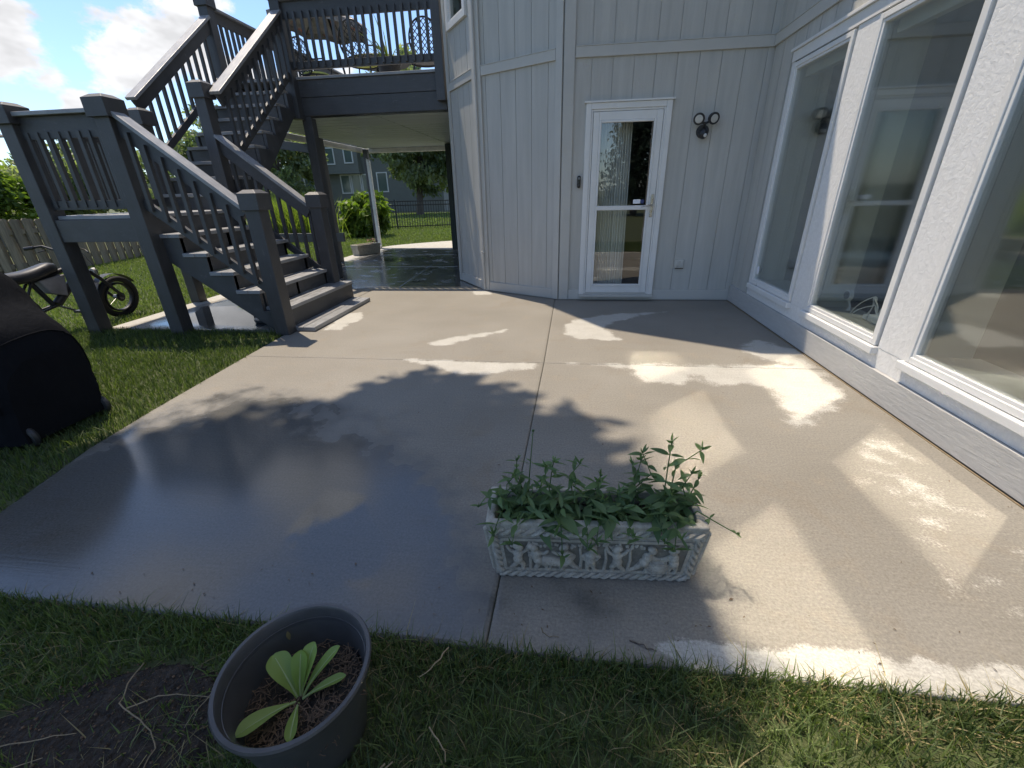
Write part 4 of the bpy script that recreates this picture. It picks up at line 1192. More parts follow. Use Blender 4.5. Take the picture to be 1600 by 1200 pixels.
# ------------------------------------------------------------------ cast stone planter
PRZ = R(3.6)
PC = Vector((0.124, 1.315, 0.0)); prm = Matrix.Rotation(PRZ, 3, 'Z')
def PW(x, y, z): return PC + prm @ Vector((x, y, z))
planter = empty('planter', PC, 'aged cast stone planter trough with a carved frieze standing on the patio', 'planter')
LB, LT, DB, DT, PH = 0.368, 0.398, 0.098, 0.108, 0.262
def ring4(lx_, ly_, z): return [PW(-lx_, -ly_, z), PW(lx_, -ly_, z), PW(lx_, ly_, z), PW(-lx_, ly_, z)]
lv = [ring4(LB, DB, 0.0), ring4(LB, DB, 0.02), ring4(LT, DT, PH), ring4(LT - 0.032, DT - 0.028, PH + 0.004), ring4(LT - 0.045, DT - 0.038, PH - 0.06), ring4(LT - 0.05, DT - 0.042, PH - 0.07)]
V = [p for r_ in lv for p in r_]; F = [(3, 2, 1, 0)]
for i in range(len(lv) - 1):
    for k in range(4): F.append((i * 4 + k, i * 4 + (k + 1) % 4, (i + 1) * 4 + (k + 1) % 4, (i + 1) * 4 + k))
o = MB().add(V, F).build('trough', 'cast_stone', planter); bevel(o, 0.008, 3)
sg = MB(); N = 14
for i in range(N + 1):
    for j in range(5):
        sg.v.append(PW(-LT + 0.046 + (2 * LT - 0.092) * i / N, -DT + 0.039 + (2 * DT - 0.078) * j / 4, PH - 0.048 + rng.uniform(-0.008, 0.010)))
for i in range(N):
    for j in range(4): sg.f.append((i * 5 + j, (i + 1) * 5 + j, (i + 1) * 5 + j + 1, i * 5 + j + 1))
sg.build('soil', 'soil', planter)


def front(x, z, out_=0.0):
    """point on the sloping front face"""
    t = (z - 0.02) / (PH - 0.02)
    return PW(x * (LB + (LT - LB) * t) / LB, -(DB + (DT - DB) * t) - out_, z)


def twist(pts, r_, amp, name, turns):
    """two strands wound round each other along a line"""
    for ph in (0, math.pi):
        q = []
        for i in range(49):
            t = i / 48; a = pts[0].lerp(pts[1], t); d_ = (pts[1] - pts[0]).normalized(); n_ = prm @ Vector((0, -1, 0)); s_ = d_.cross(n_)
            an = turns * 2 * math.pi * t + ph
            q.append(a + s_ * amp * math.cos(an) + n_ * amp * 0.7 * math.sin(an))
        MB().tube(q, r_, 6).build(name, 'cast_stone', planter, smooth=True)


FZ0, FZ1 = 0.040, 0.190
twist([front(-0.355, FZ1 + 0.034, 0.001), front(0.355, FZ1 + 0.034, 0.001)], 0.0085, 0.010, 'rope_border', 10)
twist([front(-0.350, 0.016, 0.002), front(0.350, 0.016, 0.002)], 0.008, 0.009, 'rope_border', 10)
twist([front(-0.345, 0.03, 0.001), front(-0.345, FZ1 + 0.02, 0.001)], 0.008, 0.009, 'rope_border', 3)
twist([front(0.345, 0.03, 0.001), front(0.345, FZ1 + 0.02, 0.001)], 0.008, 0.009, 'rope_border', 3)
for sgn in (-1, 1):     # side rope of the right and left faces
    a, b_ = PW(sgn * (LB + 0.003), -DB + 0.01, 0.03), PW(sgn * (LT - 0.001), -DT + 0.012, PH - 0.03)
    MB().tube([a, b_], 0.011, 8).build('rope_border', 'cast_stone', planter, smooth=True)
simple('dark_stone', (0.15, 0.14, 0.115), 0.92, 0.35, 30, bump=0.6, bdist=0.003, bscale=120, wear=((0.28, 0.265, 0.22), 26, 0.62))  # panel behind the figures coloured darker so the relief stands out
pv = [front(-0.325, FZ0, 0.0025), front(0.325, FZ0, 0.0025), front(0.325, FZ1, 0.0025), front(-0.325, FZ1, 0.0025)]
MB().add(pv + [p + prm @ Vector((0, 0.004, 0)) for p in pv], [(0, 1, 2, 3), (0, 4, 5, 1), (1, 5, 6, 2), (2, 6, 7, 3), (3, 7, 4, 0)]).build('frieze_panel', 'dark_stone', planter)
# inner frame ledges
for a, b_ in (((-0.325, FZ0), (0.325, FZ0)), ((-0.325, FZ1), (0.325, FZ1)), ((-0.325, FZ0), (-0.325, FZ1)), ((0.325, FZ0), (0.325, FZ1))):
    MB().beam(front(*a), front(*b_), 0.012, 0.010, up=prm @ Vector((0, -1, 0))).build('frame_ledge', 'cast_stone', planter)


def limb(mb, p, q, r0, r1, d=0.006):
    """half raised limb made of overlapping balls"""
    for i in range(7):
        t = i / 6; x = p[0] + (q[0] - p[0]) * t; z = p[1] + (q[1] - p[1]) * t; r_ = r0 + (r1 - r0) * t
        mb.ball(front(x, z, d * 0.9), (r_, r_ * 1.0, r_), 8, 6)


def figure(cx, flip, lean, arms, legs):
    """a small round-limbed child in relief"""
    mb = MB(); f = -1 if flip else 1
    def P(x, z): return (cx + f * x + lean * f * (z - 0.05) * 0.6, z)
    mb.ball(front(*P(0.004, 0.158), 0.010), (0.0155, 0.015, 0.0165), 12, 9)          # head
    mb.ball(front(*P(0.018, 0.156), 0.010), (0.004, 0.005, 0.005), 6, 5)             # cheek and nose side
    mb.ball(front(*P(-0.004, 0.166), 0.011), (0.0145, 0.014, 0.011), 10, 7)          # curls
    mb.ball(front(*P(0, 0.122), 0.008), (0.0185, 0.015, 0.023), 10, 8)               # chest
    mb.ball(front(*P(-0.001, 0.098), 0.009), (0.0195, 0.017, 0.019), 10, 8)          # belly
    for sh, el, ha in arms:
        limb(mb, P(*sh), P(*el), 0.0085, 0.0075); limb(mb, P(*el), P(*ha), 0.0075, 0.006)
    for hp_, kn, ft in legs:
        limb(mb, P(*hp_), P(*kn), 0.0125, 0.0095); limb(mb, P(*kn), P(*ft), 0.009, 0.0065)
        mb.ball(front(*P(ft[0] + 0.006, ft[1] - 0.002), 0.006), (0.0095, 0.008, 0.006), 8, 6)
    o = mb.build('relief_figure', 'cast_stone', planter, smooth=True)
    md = o.modifiers.new('merge', 'REMESH'); md.mode = 'VOXEL'; md.voxel_size = 0.0030; md.use_smooth_shade = True


walk = [((0.004, 0.085), (0.018, 0.066), (0.012, 0.048)), ((-0.006, 0.085), (-0.012, 0.066), (-0.028, 0.052))]
stand = [((0.008, 0.085), (0.012, 0.066), (0.014, 0.048)), ((-0.008, 0.085), (-0.010, 0.066), (-0.012, 0.048))]
kneel = [((0.006, 0.085), (0.026, 0.074), (0.024, 0.050)), ((-0.006, 0.085), (-0.018, 0.064), (-0.036, 0.052))]
reach = [((0.012, 0.128), (0.030, 0.124), (0.046, 0.136)), ((-0.012, 0.128), (-0.026, 0.116), (-0.020, 0.102))]
up_ = [((0.012, 0.128), (0.028, 0.140), (0.036, 0.162)), ((-0.012, 0.128), (-0.028, 0.138), (-0.038, 0.156))]
hips = [((0.012, 0.128), (0.030, 0.118), (0.022, 0.100)), ((-0.012, 0.128), (-0.030, 0.118), (-0.022, 0.100))]
push = [((0.012, 0.126), (0.030, 0.116), (0.050, 0.112)), ((0.004, 0.120), (0.026, 0.108), (0.048, 0.100))]
for a in ((-0.275, False, 0.1, up_, walk), (-0.185, False, -0.5, reach, walk), (-0.085, True, 0.3, reach, kneel), (-0.012, False, 0.0, hips, stand), (0.085, True, 0.1, up_, walk), (0.165, False, 0.45, push, kneel), (0.288, True, 0.25, push, stand)):
    figure(*a)
# goat, basket, tree stems and hanging fruit of the frieze
mb = MB()
limb(mb, (-0.175, 0.095), (-0.105, 0.082), 0.022, 0.018)
for x in (-0.170, -0.155, -0.118, -0.104): limb(mb, (x, 0.075), (x - 0.004, 0.045), 0.007, 0.005)
limb(mb, (-0.178, 0.100), (-0.200, 0.090), 0.013, 0.009)
o = mb.build('relief_goat', 'cast_stone', planter, smooth=True); md = o.modifiers.new('merge', 'REMESH'); md.mode = 'VOXEL'; md.voxel_size = 0.003; md.use_smooth_shade = True
mb = MB(); mb.ball(front(0.228, 0.075, 0.006), (0.042, 0.020, 0.034), 18, 12); mb.build('relief_basket', 'cast_stone', planter, smooth=True)
for k in range(6):
    z = 0.050 + 0.010 * k; wd = 0.041 * math.sqrt(max(0.1, 1 - ((z - 0.075) / 0.036) ** 2))
    MB().tube([front(0.228 - wd, z, 0.010), front(0.228 - wd * 0.5, z - 0.002, 0.022), front(0.228 + wd * 0.5, z - 0.002, 0.022), front(0.228 + wd, z, 0.010)], 0.0028, 6).build('basket_weave', 'cast_stone', planter, smooth=True)
for x in (-0.232, -0.048, 0.040, 0.125):
    MB().tube([front(x, 0.044, 0.002), front(x + 0.004, 0.10, 0.004), front(x - 0.002, 0.15, 0.004), front(x + 0.006, 0.182, 0.002)], [0.007, 0.006, 0.005, 0.004], 8).build('relief_stem', 'cast_stone', planter, smooth=True)
mb = MB()
for k in range(70):
    x = rng.uniform(-0.31, 0.31); z = 0.178 - abs(rng.normal(0, 0.008)) - (0.006 if k % 3 else 0)
    mb.ball(front(x, z, 0.003), rng.uniform(0.004, 0.0075), 7, 5)
mb.build('relief_fruit', 'cast_stone', planter, smooth=True)

# leaves: a lance-shaped leaf lying along +x with a folded midrib
def leaf_mesh(name, mat, L=1.0, W=0.3, n_=6, fold=0.25, droop=0.25, power=0.8, tip=1.0):
    V, F = [], []
    for i in range(n_ + 1):
        t = i / n_
        w = W * 0.5 * (math.sin(math.pi * min(1, t ** power))) ** tip
        x = L * t; z = -droop * t * t
        V += [(x, -w, z + fold * w), (x, 0, z), (x, w, z + fold * w)]
    for i in range(n_):
        for k in (0, 1):
            a = i * 3 + k; F.append((a, a + 3, a + 4, a + 1))
    return raw_mesh(name, V, F, mat, True)


LEAF = [leaf_mesh('leaf', 'planter_leaf', 1, 0.30, 6, 0.30, 0.18), leaf_mesh('leaf', 'planter_leaf', 1, 0.36, 6, 0.2, 0.42), leaf_mesh('leaf', 'planter_leaf', 1, 0.25, 6, 0.4, 0.05)]
plant = empty('leafy_plant', PW(0, 0, PH - 0.05), 'green stemmed plant with pointed leaves spilling over the stone planter', 'plant')


def frame_q(dir_, up=Vector((0, 0, 1)), roll=0.0):
    d_ = dir_.normalized(); y_ = up.cross(d_)
    if y_.length < 1e-3: y_ = Vector((0, 1, 0))
    y_.normalize(); z_ = d_.cross(y_)
    return (Matrix((d_, y_, z_)).transposed().to_quaternion() @ Quaternion((1, 0, 0), roll))


def plant_stem(base, path, nleaf, lsize, tuft=True, start=0.25):
    pts = [Vector(base)] + [Vector(base) + Vector(p) for p in path]
    # smooth the path
    q = []
    for i in range(len(pts) - 1):
        for k in range(4): q.append(pts[i].lerp(pts[i + 1], k / 4))
    q.append(pts[-1])
    st_ = MB().tube(q, list(np.linspace(0.0032, 0.0016, len(q))), 6).build('stem', 'planter_leaf', plant, smooth=True)
    ang = rng.uniform(0, 6.28)
    for k in range(nleaf):
        t = start + (0.97 - start) * k / max(1, nleaf - 1); f_ = t * (len(q) - 1); i = min(int(f_), len(q) - 2)
        p = q[i].lerp(q[i + 1], f_ - i)
        ang += math.pi / 2 + rng.normal(0, 0.35)
        for s_ in (0, 1):
            a = ang + s_ * math.pi
            d_ = Vector((math.cos(a), math.sin(a), rng.uniform(-0.25, 0.55)))
            sz = lsize * rng.uniform(0.75, 1.15) * (1.0 - 0.45 * t)
            inst('leaf', LEAF[int(rng.integers(3))], p, st_, frame_q(d_, roll=rng.normal(0, 0.35)), sz)
    if tuft:
        for k in range(4):
            d_ = Vector((rng.normal(0, 0.6), rng.normal(0, 0.6), 0.9))
            inst('leaf', LEAF[2], q[-1], st_, frame_q(d_, roll=rng.uniform(0, 6)), lsize * rng.uniform(0.25, 0.42))
        MB().ball(q[-1] + Vector((0, 0, 0.004)), 0.0055, 8, 6).build('bud', 'planter_leaf', st_, smooth=True)


zb = PH - 0.05
ups = [(-0.33, 0.02, 0.03, 0.17), (-0.27, 0.05, -0.02, 0.20), (-0.19, 0.04, 0.04, 0.215), (-0.15, 0.00, -0.03, 0.22), (-0.10, 0.05, 0.05, 0.20), (-0.05, -0.01, -0.02, 0.15), (0.01, 0.04, 0.02, 0.155), (0.05, 0.01, -0.03, 0.14),
       (0.10, 0.04, 0.05, 0.18), (0.15, 0.00, 0.02, 0.22), (0.20, 0.05, -0.02, 0.24), (0.21, 0.02, 0.05, 0.325), (0.25, 0.03, 0.12, 0.30), (0.30, 0.00, 0.05, 0.19), (0.33, 0.04, 0.06, 0.15), (-0.30, -0.03, -0.05, 0.12), (0.0, -0.03, 0.03, 0.10), (0.12, -0.03, -0.03, 0.12), (-0.22, -0.02, 0.02, 0.13), (0.27, -0.02, 0.0, 0.13)]
for x, y, lx_, h_ in ups:
    b_ = PW(x, y, zb)
    j = rng.normal(0, 0.02, 4)
    plant_stem(b_, [(lx_ * 0.3 + j[0], j[1], h_ * 0.35), (lx_ * 0.6 + j[2], j[3], h_ * 0.7), (lx_, 0.01 + j[1], h_)], 5 if h_ < 0.2 else 6, 0.098, True, 0.12)
for x, ox, drop in ((-0.10, -0.03, 0.0), (0.10, 0.02, 0.0), (0.25, 0.03, 0.0), (-0.24, -0.04, -0.05), (-0.15, 0.03, -0.10), (-0.05, 0.02, -0.06), (0.03, -0.02, -0.03), (0.20, 0.03, -0.02), (0.30, -0.02, -0.06), (-0.33, -0.02, -0.01)):
    b_ = PW(x, -0.04, zb)
    plant_stem(b_, [(ox * 0.4, -0.04, 0.075), (ox, -0.085, 0.055), (ox * 1.3, -0.115, 0.045 + drop)], 3, 0.10, True, 0.30)
# long sprig leaning out to the right and one to the left
plant_stem(PW(0.33, -0.02, zb), [(0.04, -0.02, 0.07), (0.10, -0.05, 0.05), (0.17, -0.07, 0.02)], 2, 0.06, True, 0.55)
plant_stem(PW(-0.34, 0.0, zb), [(-0.03, -0.02, 0.09), (-0.06, -0.03, 0.10), (-0.085, -0.05, 0.07)], 2, 0.07, True, 0.5)
for k in range(24):
    b_ = PW(-0.33 + 0.66 * (k + rng.uniform(0, 0.6)) / 24, rng.uniform(-0.05, 0.05), zb); j = rng.normal(0, 0.03, 4)
    plant_stem(b_, [(j[0], -0.02 + j[1], 0.05), (j[0] + j[2], -0.035 + j[3], 0.10)], 3, 0.125, False, 0.25)
# thin stray stems standing above the left end
plant_stem(PW(-0.25, 0.07, zb), [(0.01, 0.02, 0.15), (0.02, 0.05, 0.30)], 2, 0.03, True, 0.6)

# ------------------------------------------------------------------ plastic pot with a young leafy vegetable
PP = Vector((-0.652, 0.621, LZ))
potH = 0.27 - LZ
pot = empty('flower_pot', PP, 'round dark grey plastic flower pot standing in the grass at the patio edge', 'pot')
MB().lathe([(0.0, 0.0), (0.128, 0.0), (0.134, 0.01), (0.165, potH - 0.035), (0.180, potH - 0.032), (0.186, potH - 0.006), (0.183, potH), (0.174, potH), (0.170, potH - 0.006), (0.166, potH - 0.040), (0.1635, potH - 0.046), (0.132, 0.06)], PP, 64).build('body', 'pot_plastic', pot, smooth=True)
sg = MB(); N = 22; SZ_ = PP.z + 0.135
sg.v.append(Vector((PP.x, PP.y, SZ_ + 0.012)))
for r_ in (1, 2, 3, 4, 5):
    for k in range(N):
        t = 2 * math.pi * k / N; rad = 0.147 * r_ / 5
        hh = 0.012 + rng.uniform(-0.010, 0.014) + 0.030 * max(0, math.cos(t - 0.6)) * r_ / 5
        sg.v.append(Vector((PP.x + rad * math.cos(t), PP.y + rad * math.sin(t), SZ_ + hh)))
for k in range(N): sg.f.append((0, 1 + k, 1 + (k + 1) % N))
for r_ in range(4):
    for k in range(N): sg.f.append((1 + r_ * N + k, 1 + (r_ + 1) * N + k, 1 + (r_ + 1) * N + (k + 1) % N, 1 + r_ * N + (k + 1) % N))
sg.build('soil', 'soil', pot)
# dead needles and straw over the soil
V = []; F = []
for k in range(900):
    t = rng.uniform(0, 6.28); rad = 0.145 * math.sqrt(rng.uniform(0, 1)); bias = 0.4 + 0.6 * (math.cos(t + 0.5) > -0.2)
    if rng.uniform() > bias: continue
    x, y = PP.x + rad * math.cos(t), PP.y + rad * math.sin(t); z = SZ_ + 0.014 + 0.030 * max(0, math.cos(t - 0.6)) * rad / 0.147 + rng.uniform(0.004, 0.016)
    a = rng.uniform(0, 6.28); L_ = rng.uniform(0.012, 0.035); w = rng.uniform(0.0007, 0.0014); dz = rng.normal(0, 0.004)
    dx, dy = math.cos(a) * L_, math.sin(a) * L_; px_, py_ = -math.sin(a) * w, math.cos(a) * w
    i = len(V)
    V += [(x - px_, y - py_, z), (x + px_, y + py_, z), (x + dx + px_, y + dy + py_, z + dz), (x + dx - px_, y + dy - py_, z + dz)]
    F.append((i, i + 1, i + 2, i + 3))
big_mesh('dead_needles', np.array(V), np.array(F), 'mulch', tuple(PP + Vector((0, 0, 0.14))), pot, kind='stuff')

lett = empty('vegetable_seedling', (PP.x - 0.015, PP.y - 0.005, SZ_ + 0.02), 'young bright green leafy vegetable growing in the grey plastic pot', 'seedling')


def spoon_leaf(L, W, az, el0, el1, cup=0.35, wid=None):
    """long spoon-shaped leaf; el0 start elevation, el1 end elevation"""
    n_ = 12; V, F = [], []
    p = Vector((PP.x - 0.015 + 0.008 * math.cos(az), PP.y - 0.005 + 0.008 * math.sin(az), SZ_ + 0.022)); fwd = Vector((math.cos(az), math.sin(az), 0)); side = Vector((-math.sin(az), math.cos(az), 0))
    for i in range(n_ + 1):
        t = i / n_; e = R(el0 + (el1 - el0) * t)
        w = W * 0.5 * (0.16 + 0.84 * math.sin(min(1, max(0, (t - 0.05) / 0.72)) * math.pi / 2) ** 1.6) * (1.0 if t < 0.8 else math.sqrt(max(0.02, 1 - ((t - 0.8) / 0.205) ** 2)))
        up = fwd * (-math.sin(e)) + Vector((0, 0, 1)) * math.cos(e)
        for k in (-1, -0.5, 0, 0.5, 1):
            wave = 0.05 * w * math.sin(9 * t + k * 4)
            V.append(p + side * (w * k) + up * (cup * w * k * k + wave - (0.0025 if k == 0 else 0)))
        p = p + (fwd * math.cos(e) + Vector((0, 0, 1)) * math.sin(e)) * (L / n_)
    for i in range(n_):
        for k in range(4):
            a = i * 5 + k; F.append((a, a + 5, a + 6, a + 1))
    o = MB().add(V, F).build('leaf', 'lettuce_leaf', lett, smooth=True)
    md = o.modifiers.new('sub', 'SUBSURF'); md.levels = 1; md.render_levels = 2
    rib = [V[i * 5 + 2] + Vector((0, 0, 0.0012)) for i in range(n_)]
    MB().tube(rib, list(np.linspace(0.0035, 0.0008, n_)), 6).build('midrib', 'lettuce_rib', o, smooth=True)


for L_, W_, az_, e0, e1 in ((0.130, 0.060, 148, 58, 18), (0.115, 0.044, 100, 70, 45), (0.135, 0.046, 78, 66, 38), (0.150, 0.032, 48, 52, 22), (0.125, 0.028, 22, 30, 10), (0.140, 0.044, 232, 30, -5), (0.105, 0.028, 292, 25, -8)):
    spoon_leaf(L_, W_, R(az_), e0, e1)
# dry leaf clinging to the inside of the pot
o = inst('fallen_leaf', leaf_mesh('fallen_leaf', 'grass_dry', 1, 0.34, 6, 0.3, 0.1), (PP.x - 0.10, PP.y + 0.112, PP.z + 0.25), None, frame_q(Vector((0.10, -0.14, -0.9)), Vector((0.6, -0.8, 0))), 0.034, label='small dry leaf stuck to the inner wall of the plastic pot', cat='leaf')

# ------------------------------------------------------------------ foliage helpers
def leaf_cards(P, size, up=0.35, stretch=1.6, seed=0):
    """one folded leaf-sized quad per point"""
    r = np.random.default_rng(seed); n_ = len(P)
    d = r.normal(size=(n_, 3)); d[:, 2] -= up; d /= np.linalg.norm(d, axis=1, keepdims=True)
    a = r.normal(size=(n_, 3)); sd = np.cross(d, a); sd /= np.linalg.norm(sd, axis=1, keepdims=True) + 1e-9
    sz = size * r.uniform(0.6, 1.3, (n_, 1))
    tip = P + d * sz * stretch; mid = P + d * sz * stretch * 0.45
    V = np.empty((n_, 4, 3)); V[:, 0] = P; V[:, 1] = mid + sd * sz * 0.5; V[:, 2] = tip; V[:, 3] = mid - sd * sz * 0.5
    F = np.arange(n_ * 4).reshape(n_, 4)
    return V.reshape(-1, 3), F


def crown_points(c, rad, n_blob, n_leaf, seed, blob_r=0.32, hollow=0.45, flat=1.0):
    """points in clumps spread over an uneven ellipsoid"""
    r = np.random.default_rng(seed); rad = np.array(rad, float)
    d = r.normal(size=(n_blob, 3)); d /= np.linalg.norm(d, axis=1, keepdims=True)
    rr_ = (hollow + (1 - hollow) * r.uniform(0, 1, (n_blob, 1)) ** 0.6) * r.uniform(0.78, 1.08, (n_blob, 1))
    B = np.array(c) + d * rr_ * rad
    sizes = blob_r * rad.mean() * r.uniform(0.5, 1.25, n_blob)
    w = sizes ** 2; k = r.choice(n_blob, n_leaf, p=w / w.sum())
    g = r.normal(size=(n_leaf, 3)); g /= np.linalg.norm(g, axis=1, keepdims=True)
    g *= (r.uniform(0, 1, (n_leaf, 1)) ** 0.45) * np.array([1, 1, 0.72 * flat])
    P = B[k] + g * sizes[k][:, None]
    tint = np.clip(0.5 + 0.28 * r.normal(size=n_blob)[k] + 0.16 * r.normal(size=n_leaf), 0, 1)
    return P, tint, B, sizes


def tree(name, base, c, rad, trunk_r, label, group=None, n_blob=60, n_leaf=14000, leaf=0.12, mat='tree_leaf', seed=1, blob_r=0.32, limbs=9, cat='tree', up=0.35, hollow=0.45):
    t = empty(name, base, label, cat, group)
    P, tint, B, sz = crown_points(c, rad, n_blob, n_leaf, seed, blob_r, hollow)
    V, F = leaf_cards(P, leaf, up, 1.7, seed)
    big_mesh('crown', V, F, mat, tuple(c), t, {'tint': np.repeat(tint, 4)})
    r = np.random.default_rng(seed + 50)
    base = Vector(base); top = Vector(c) + Vector((r.normal(0, 0.1), r.normal(0, 0.1), rad[2] * 0.35))
    mids = [base, base.lerp(top, 0.3) + Vector((r.normal(0, trunk_r), r.normal(0, trunk_r), 0)), base.lerp(top, 0.65) + Vector((r.normal(0, trunk_r), r.normal(0, trunk_r), 0)), top]
    MB().tube([mids[0] + Vector((0, 0, -0.1)), mids[0] + Vector((0, 0, 0.25)), mids[1], mids[2], mids[3]], [trunk_r * 1.5, trunk_r, trunk_r * 0.8, trunk_r * 0.5, trunk_r * 0.15], 12).build('trunk', 'bark', t, smooth=True)
    order = r.permutation(len(B))[:limbs]
    for i in order:
        b_ = Vector(B[i]); s_ = mids[1].lerp(mids[3], r.uniform(0.1, 0.75))
        m_ = s_.lerp(b_, 0.5) + Vector((r.normal(0, 0.15), r.normal(0, 0.15), 0.12 * (b_ - s_).length))
        MB().tube([s_, m_, b_], [trunk_r * 0.42, trunk_r * 0.26, trunk_r * 0.08], 7).build('limb', 'bark', t, smooth=True)
    return t


# big tree left of the frame whose shade lies on the patio and lawn
tree('shade_tree', (-8.6, 1.6, LZ), (-4.8, 2.5, 9.6), (3.45, 3.1, 2.2), 0.26, 'tall leafy tree left of the stairs that shades the patio', n_blob=90, n_leaf=46000, leaf=0.15, seed=11, blob_r=0.27, limbs=24, hollow=0.12)
# trees seen beyond the railings and under the deck
tree('shade_tree', (-10.2, 31.0, LZ), (-9.6, 31.0, 5.3), (3.7, 3.0, 4.4), 0.24, 'wide green tree beyond the iron fence, seen under the deck', n_blob=120, n_leaf=26000, leaf=0.17, mat='tree_leaf_grey', seed=21, blob_r=0.24, up=1.0)
tree('shade_tree', (-14.6, 23.0, LZ), (-14.6, 23.0, 2.6), (2.1, 1.8, 2.3), 0.16, 'grey green tree seen through the gap below the upper stairs', n_blob=70, n_leaf=15000, leaf=0.13, mat='tree_leaf_grey', seed=22, blob_r=0.26)
tree('shade_tree', (-21.5, 18.5, LZ), (-21.3, 18.8, 2.1), (3.4, 2.6, 1.75), 0.16, 'low bushy tree seen through the landing railing', n_blob=70, n_leaf=15000, leaf=0.12, seed=23, blob_r=0.25, mat='tree_leaf_grey')
tree('shade_tree', (-16.9, 12.0, LZ), (-16.9, 12.0, 1.55), (1.15, 1.0, 1.0), 0.08, 'small light green tree over the wooden fence at the left edge', n_blob=40, n_leaf=7000, leaf=0.10, seed=24, blob_r=0.3, mat='bush_leaf')
tree('shade_tree', (-24.5, 33.0, LZ), (-24.5, 33.0, 3.8), (4.2, 3.0, 3.6), 0.2, 'distant tree left of the grey neighbouring house', n_blob=70, n_leaf=14000, leaf=0.18, seed=25, mat='tree_leaf_grey')
# bright shrub by the corner post
def shrub(name, base, c, rad, label, seed, n_leaf, leaf, mat):
    t = empty(name, base, label, 'shrub')
    P, tint, B, sz = crown_points(c, rad, 46, n_leaf, seed, 0.34, 0.5)
    P[:, 2] = np.maximum(P[:, 2], LZ + 0.02)
    V, F = leaf_cards(P, leaf, 0.6, 1.9, seed)
    big_mesh('foliage', V, F, mat, tuple(c), t, {'tint': np.repeat(tint, 4)})
    for i in range(9):
        MB().tube([Vector(base), Vector(base).lerp(Vector(B[i]), 0.6) + Vector((0, 0, 0.1)), Vector(B[i])], [0.03, 0.02, 0.008], 6).build('stem', 'bark', t, smooth=True)
shrub('round_shrub', (-6.98, 15.3, LZ), (-6.98, 15.3, 0.74), (0.80, 0.75, 0.78), 'bright yellow green rounded shrub beside the white downspout', 31, 5200, 0.10, 'bush_leaf')

# spruces and a tree behind the photographer, seen as reflections in the glass
def spruce(base, H_, rad, label, seed):
    t = empty('spruce', base, label, 'tree', None)
    MB().tube([base, (base[0], base[1], base[2] + H_)], [0.2, 0.02], 10).build('trunk', 'bark', t, smooth=True)
    r = np.random.default_rng(seed); P = []; Tn = []
    z = 0.9
    while z < H_:
        R_ = rad * (1 - z / H_) ** 0.85 + 0.1
        for a in np.linspace(0, 2 * np.pi, 11, endpoint=False) + r.uniform(0, 1):
            L_ = R_ * r.uniform(0.75, 1.1)
            u = r.uniform(0.1, 1, 60); sp = (1.05 - u) * 0.35
            x = base[0] + np.cos(a) * u * L_ + r.normal(0, 1, 60) * sp * 0.35; y = base[1] + np.sin(a) * u * L_ + r.normal(0, 1, 60) * sp * 0.35
            P.append(np.stack([x, y, base[2] + z - 0.25 * u * L_ + 0.15 * u * u * L_ + r.normal(0, 0.05, 60)], 1))
        z += 0.27
    P = np.concatenate(P)
    V, F = leaf_cards(P, 0.10, 0.5, 2.0, seed)
    big_mesh('crown', V, F, 'spruce_needle', base, t, {'tint': np.repeat(r.uniform(0, 1, len(P)), 4)})
spruce((3.6, -15.0, LZ), 9.0, 2.4, 'dark spruce reflected in the upper glass of the white door', 41)
tree('shade_tree', (-3.5, -24.0, LZ), (-3.5, -24, 3.4), (3.2, 3, 2.6), 0.2, 'leafy tree reflected at the left of the white door glass', n_blob=60, n_leaf=9000, leaf=0.2, seed=26)

# ------------------------------------------------------------------ ornamental grass and lawn grass
def blades(X, Y, h, w, seed, lean=0.5, z=LZ, tint=(0.5, 0.22), seg=2):
    r = np.random.default_rng(seed); n_ = len(X)
    a = r.uniform(0, 2 * np.pi, n_); hh = h * r.uniform(0.55, 1.25, n_); ww_ = w * r.uniform(0.7, 1.3, n_)
    ln_ = np.abs(r.normal(0, lean, n_)) * hh; b_ = a + r.normal(0, 0.9, n_)
    sx, sy = np.cos(a + np.pi / 2) * ww_ * 0.5, np.sin(a + np.pi / 2) * ww_ * 0.5
    dx, dy = np.cos(b_) * ln_, np.sin(b_) * ln_
    V = np.zeros((n_, 6, 3))
    for i, (t, wf) in enumerate(((0, 1.0), (0.55, 0.85), (1.0, 0.10))):
        cx, cy_ = X + dx * t * t, Y + dy * t * t; cz = z + hh * (t - 0.18 * t * t * np.minimum(1.5, ln_ / hh))
        V[:, 2 * i] = np.stack([cx - sx * wf, cy_ - sy * wf, cz], 1); V[:, 2 * i + 1] = np.stack([cx + sx * wf, cy_ + sy * wf, cz], 1)
    b0 = (np.arange(n_) * 6)[:, None]
    F = np.concatenate([b0 + np.array([[0, 1, 3, 2]]), b0 + np.array([[2, 3, 5, 4]])])
    tn = np.clip(r.normal(tint[0], tint[1], n_), 0, 1)
    return V.reshape(-1, 3), F, np.repeat(tn, 6)


og = empty('ornamental_grass', (-9.2, 14.2, LZ), 'tall yellow green grass clump seen through the lower stair balusters', 'grass clump')
r = np.random.default_rng(61); n_ = 2600
X = -9.2 + r.normal(0, 0.55, n_); Y = 14.2 + r.normal(0, 0.3, n_)
V, F, T = blades(X, Y, 1.25, 0.022, 62, 0.45)
big_mesh('blade_tuft', V, F, 'ornamental_blade', (-9.2, 14.2, LZ), og, {'tint': T})

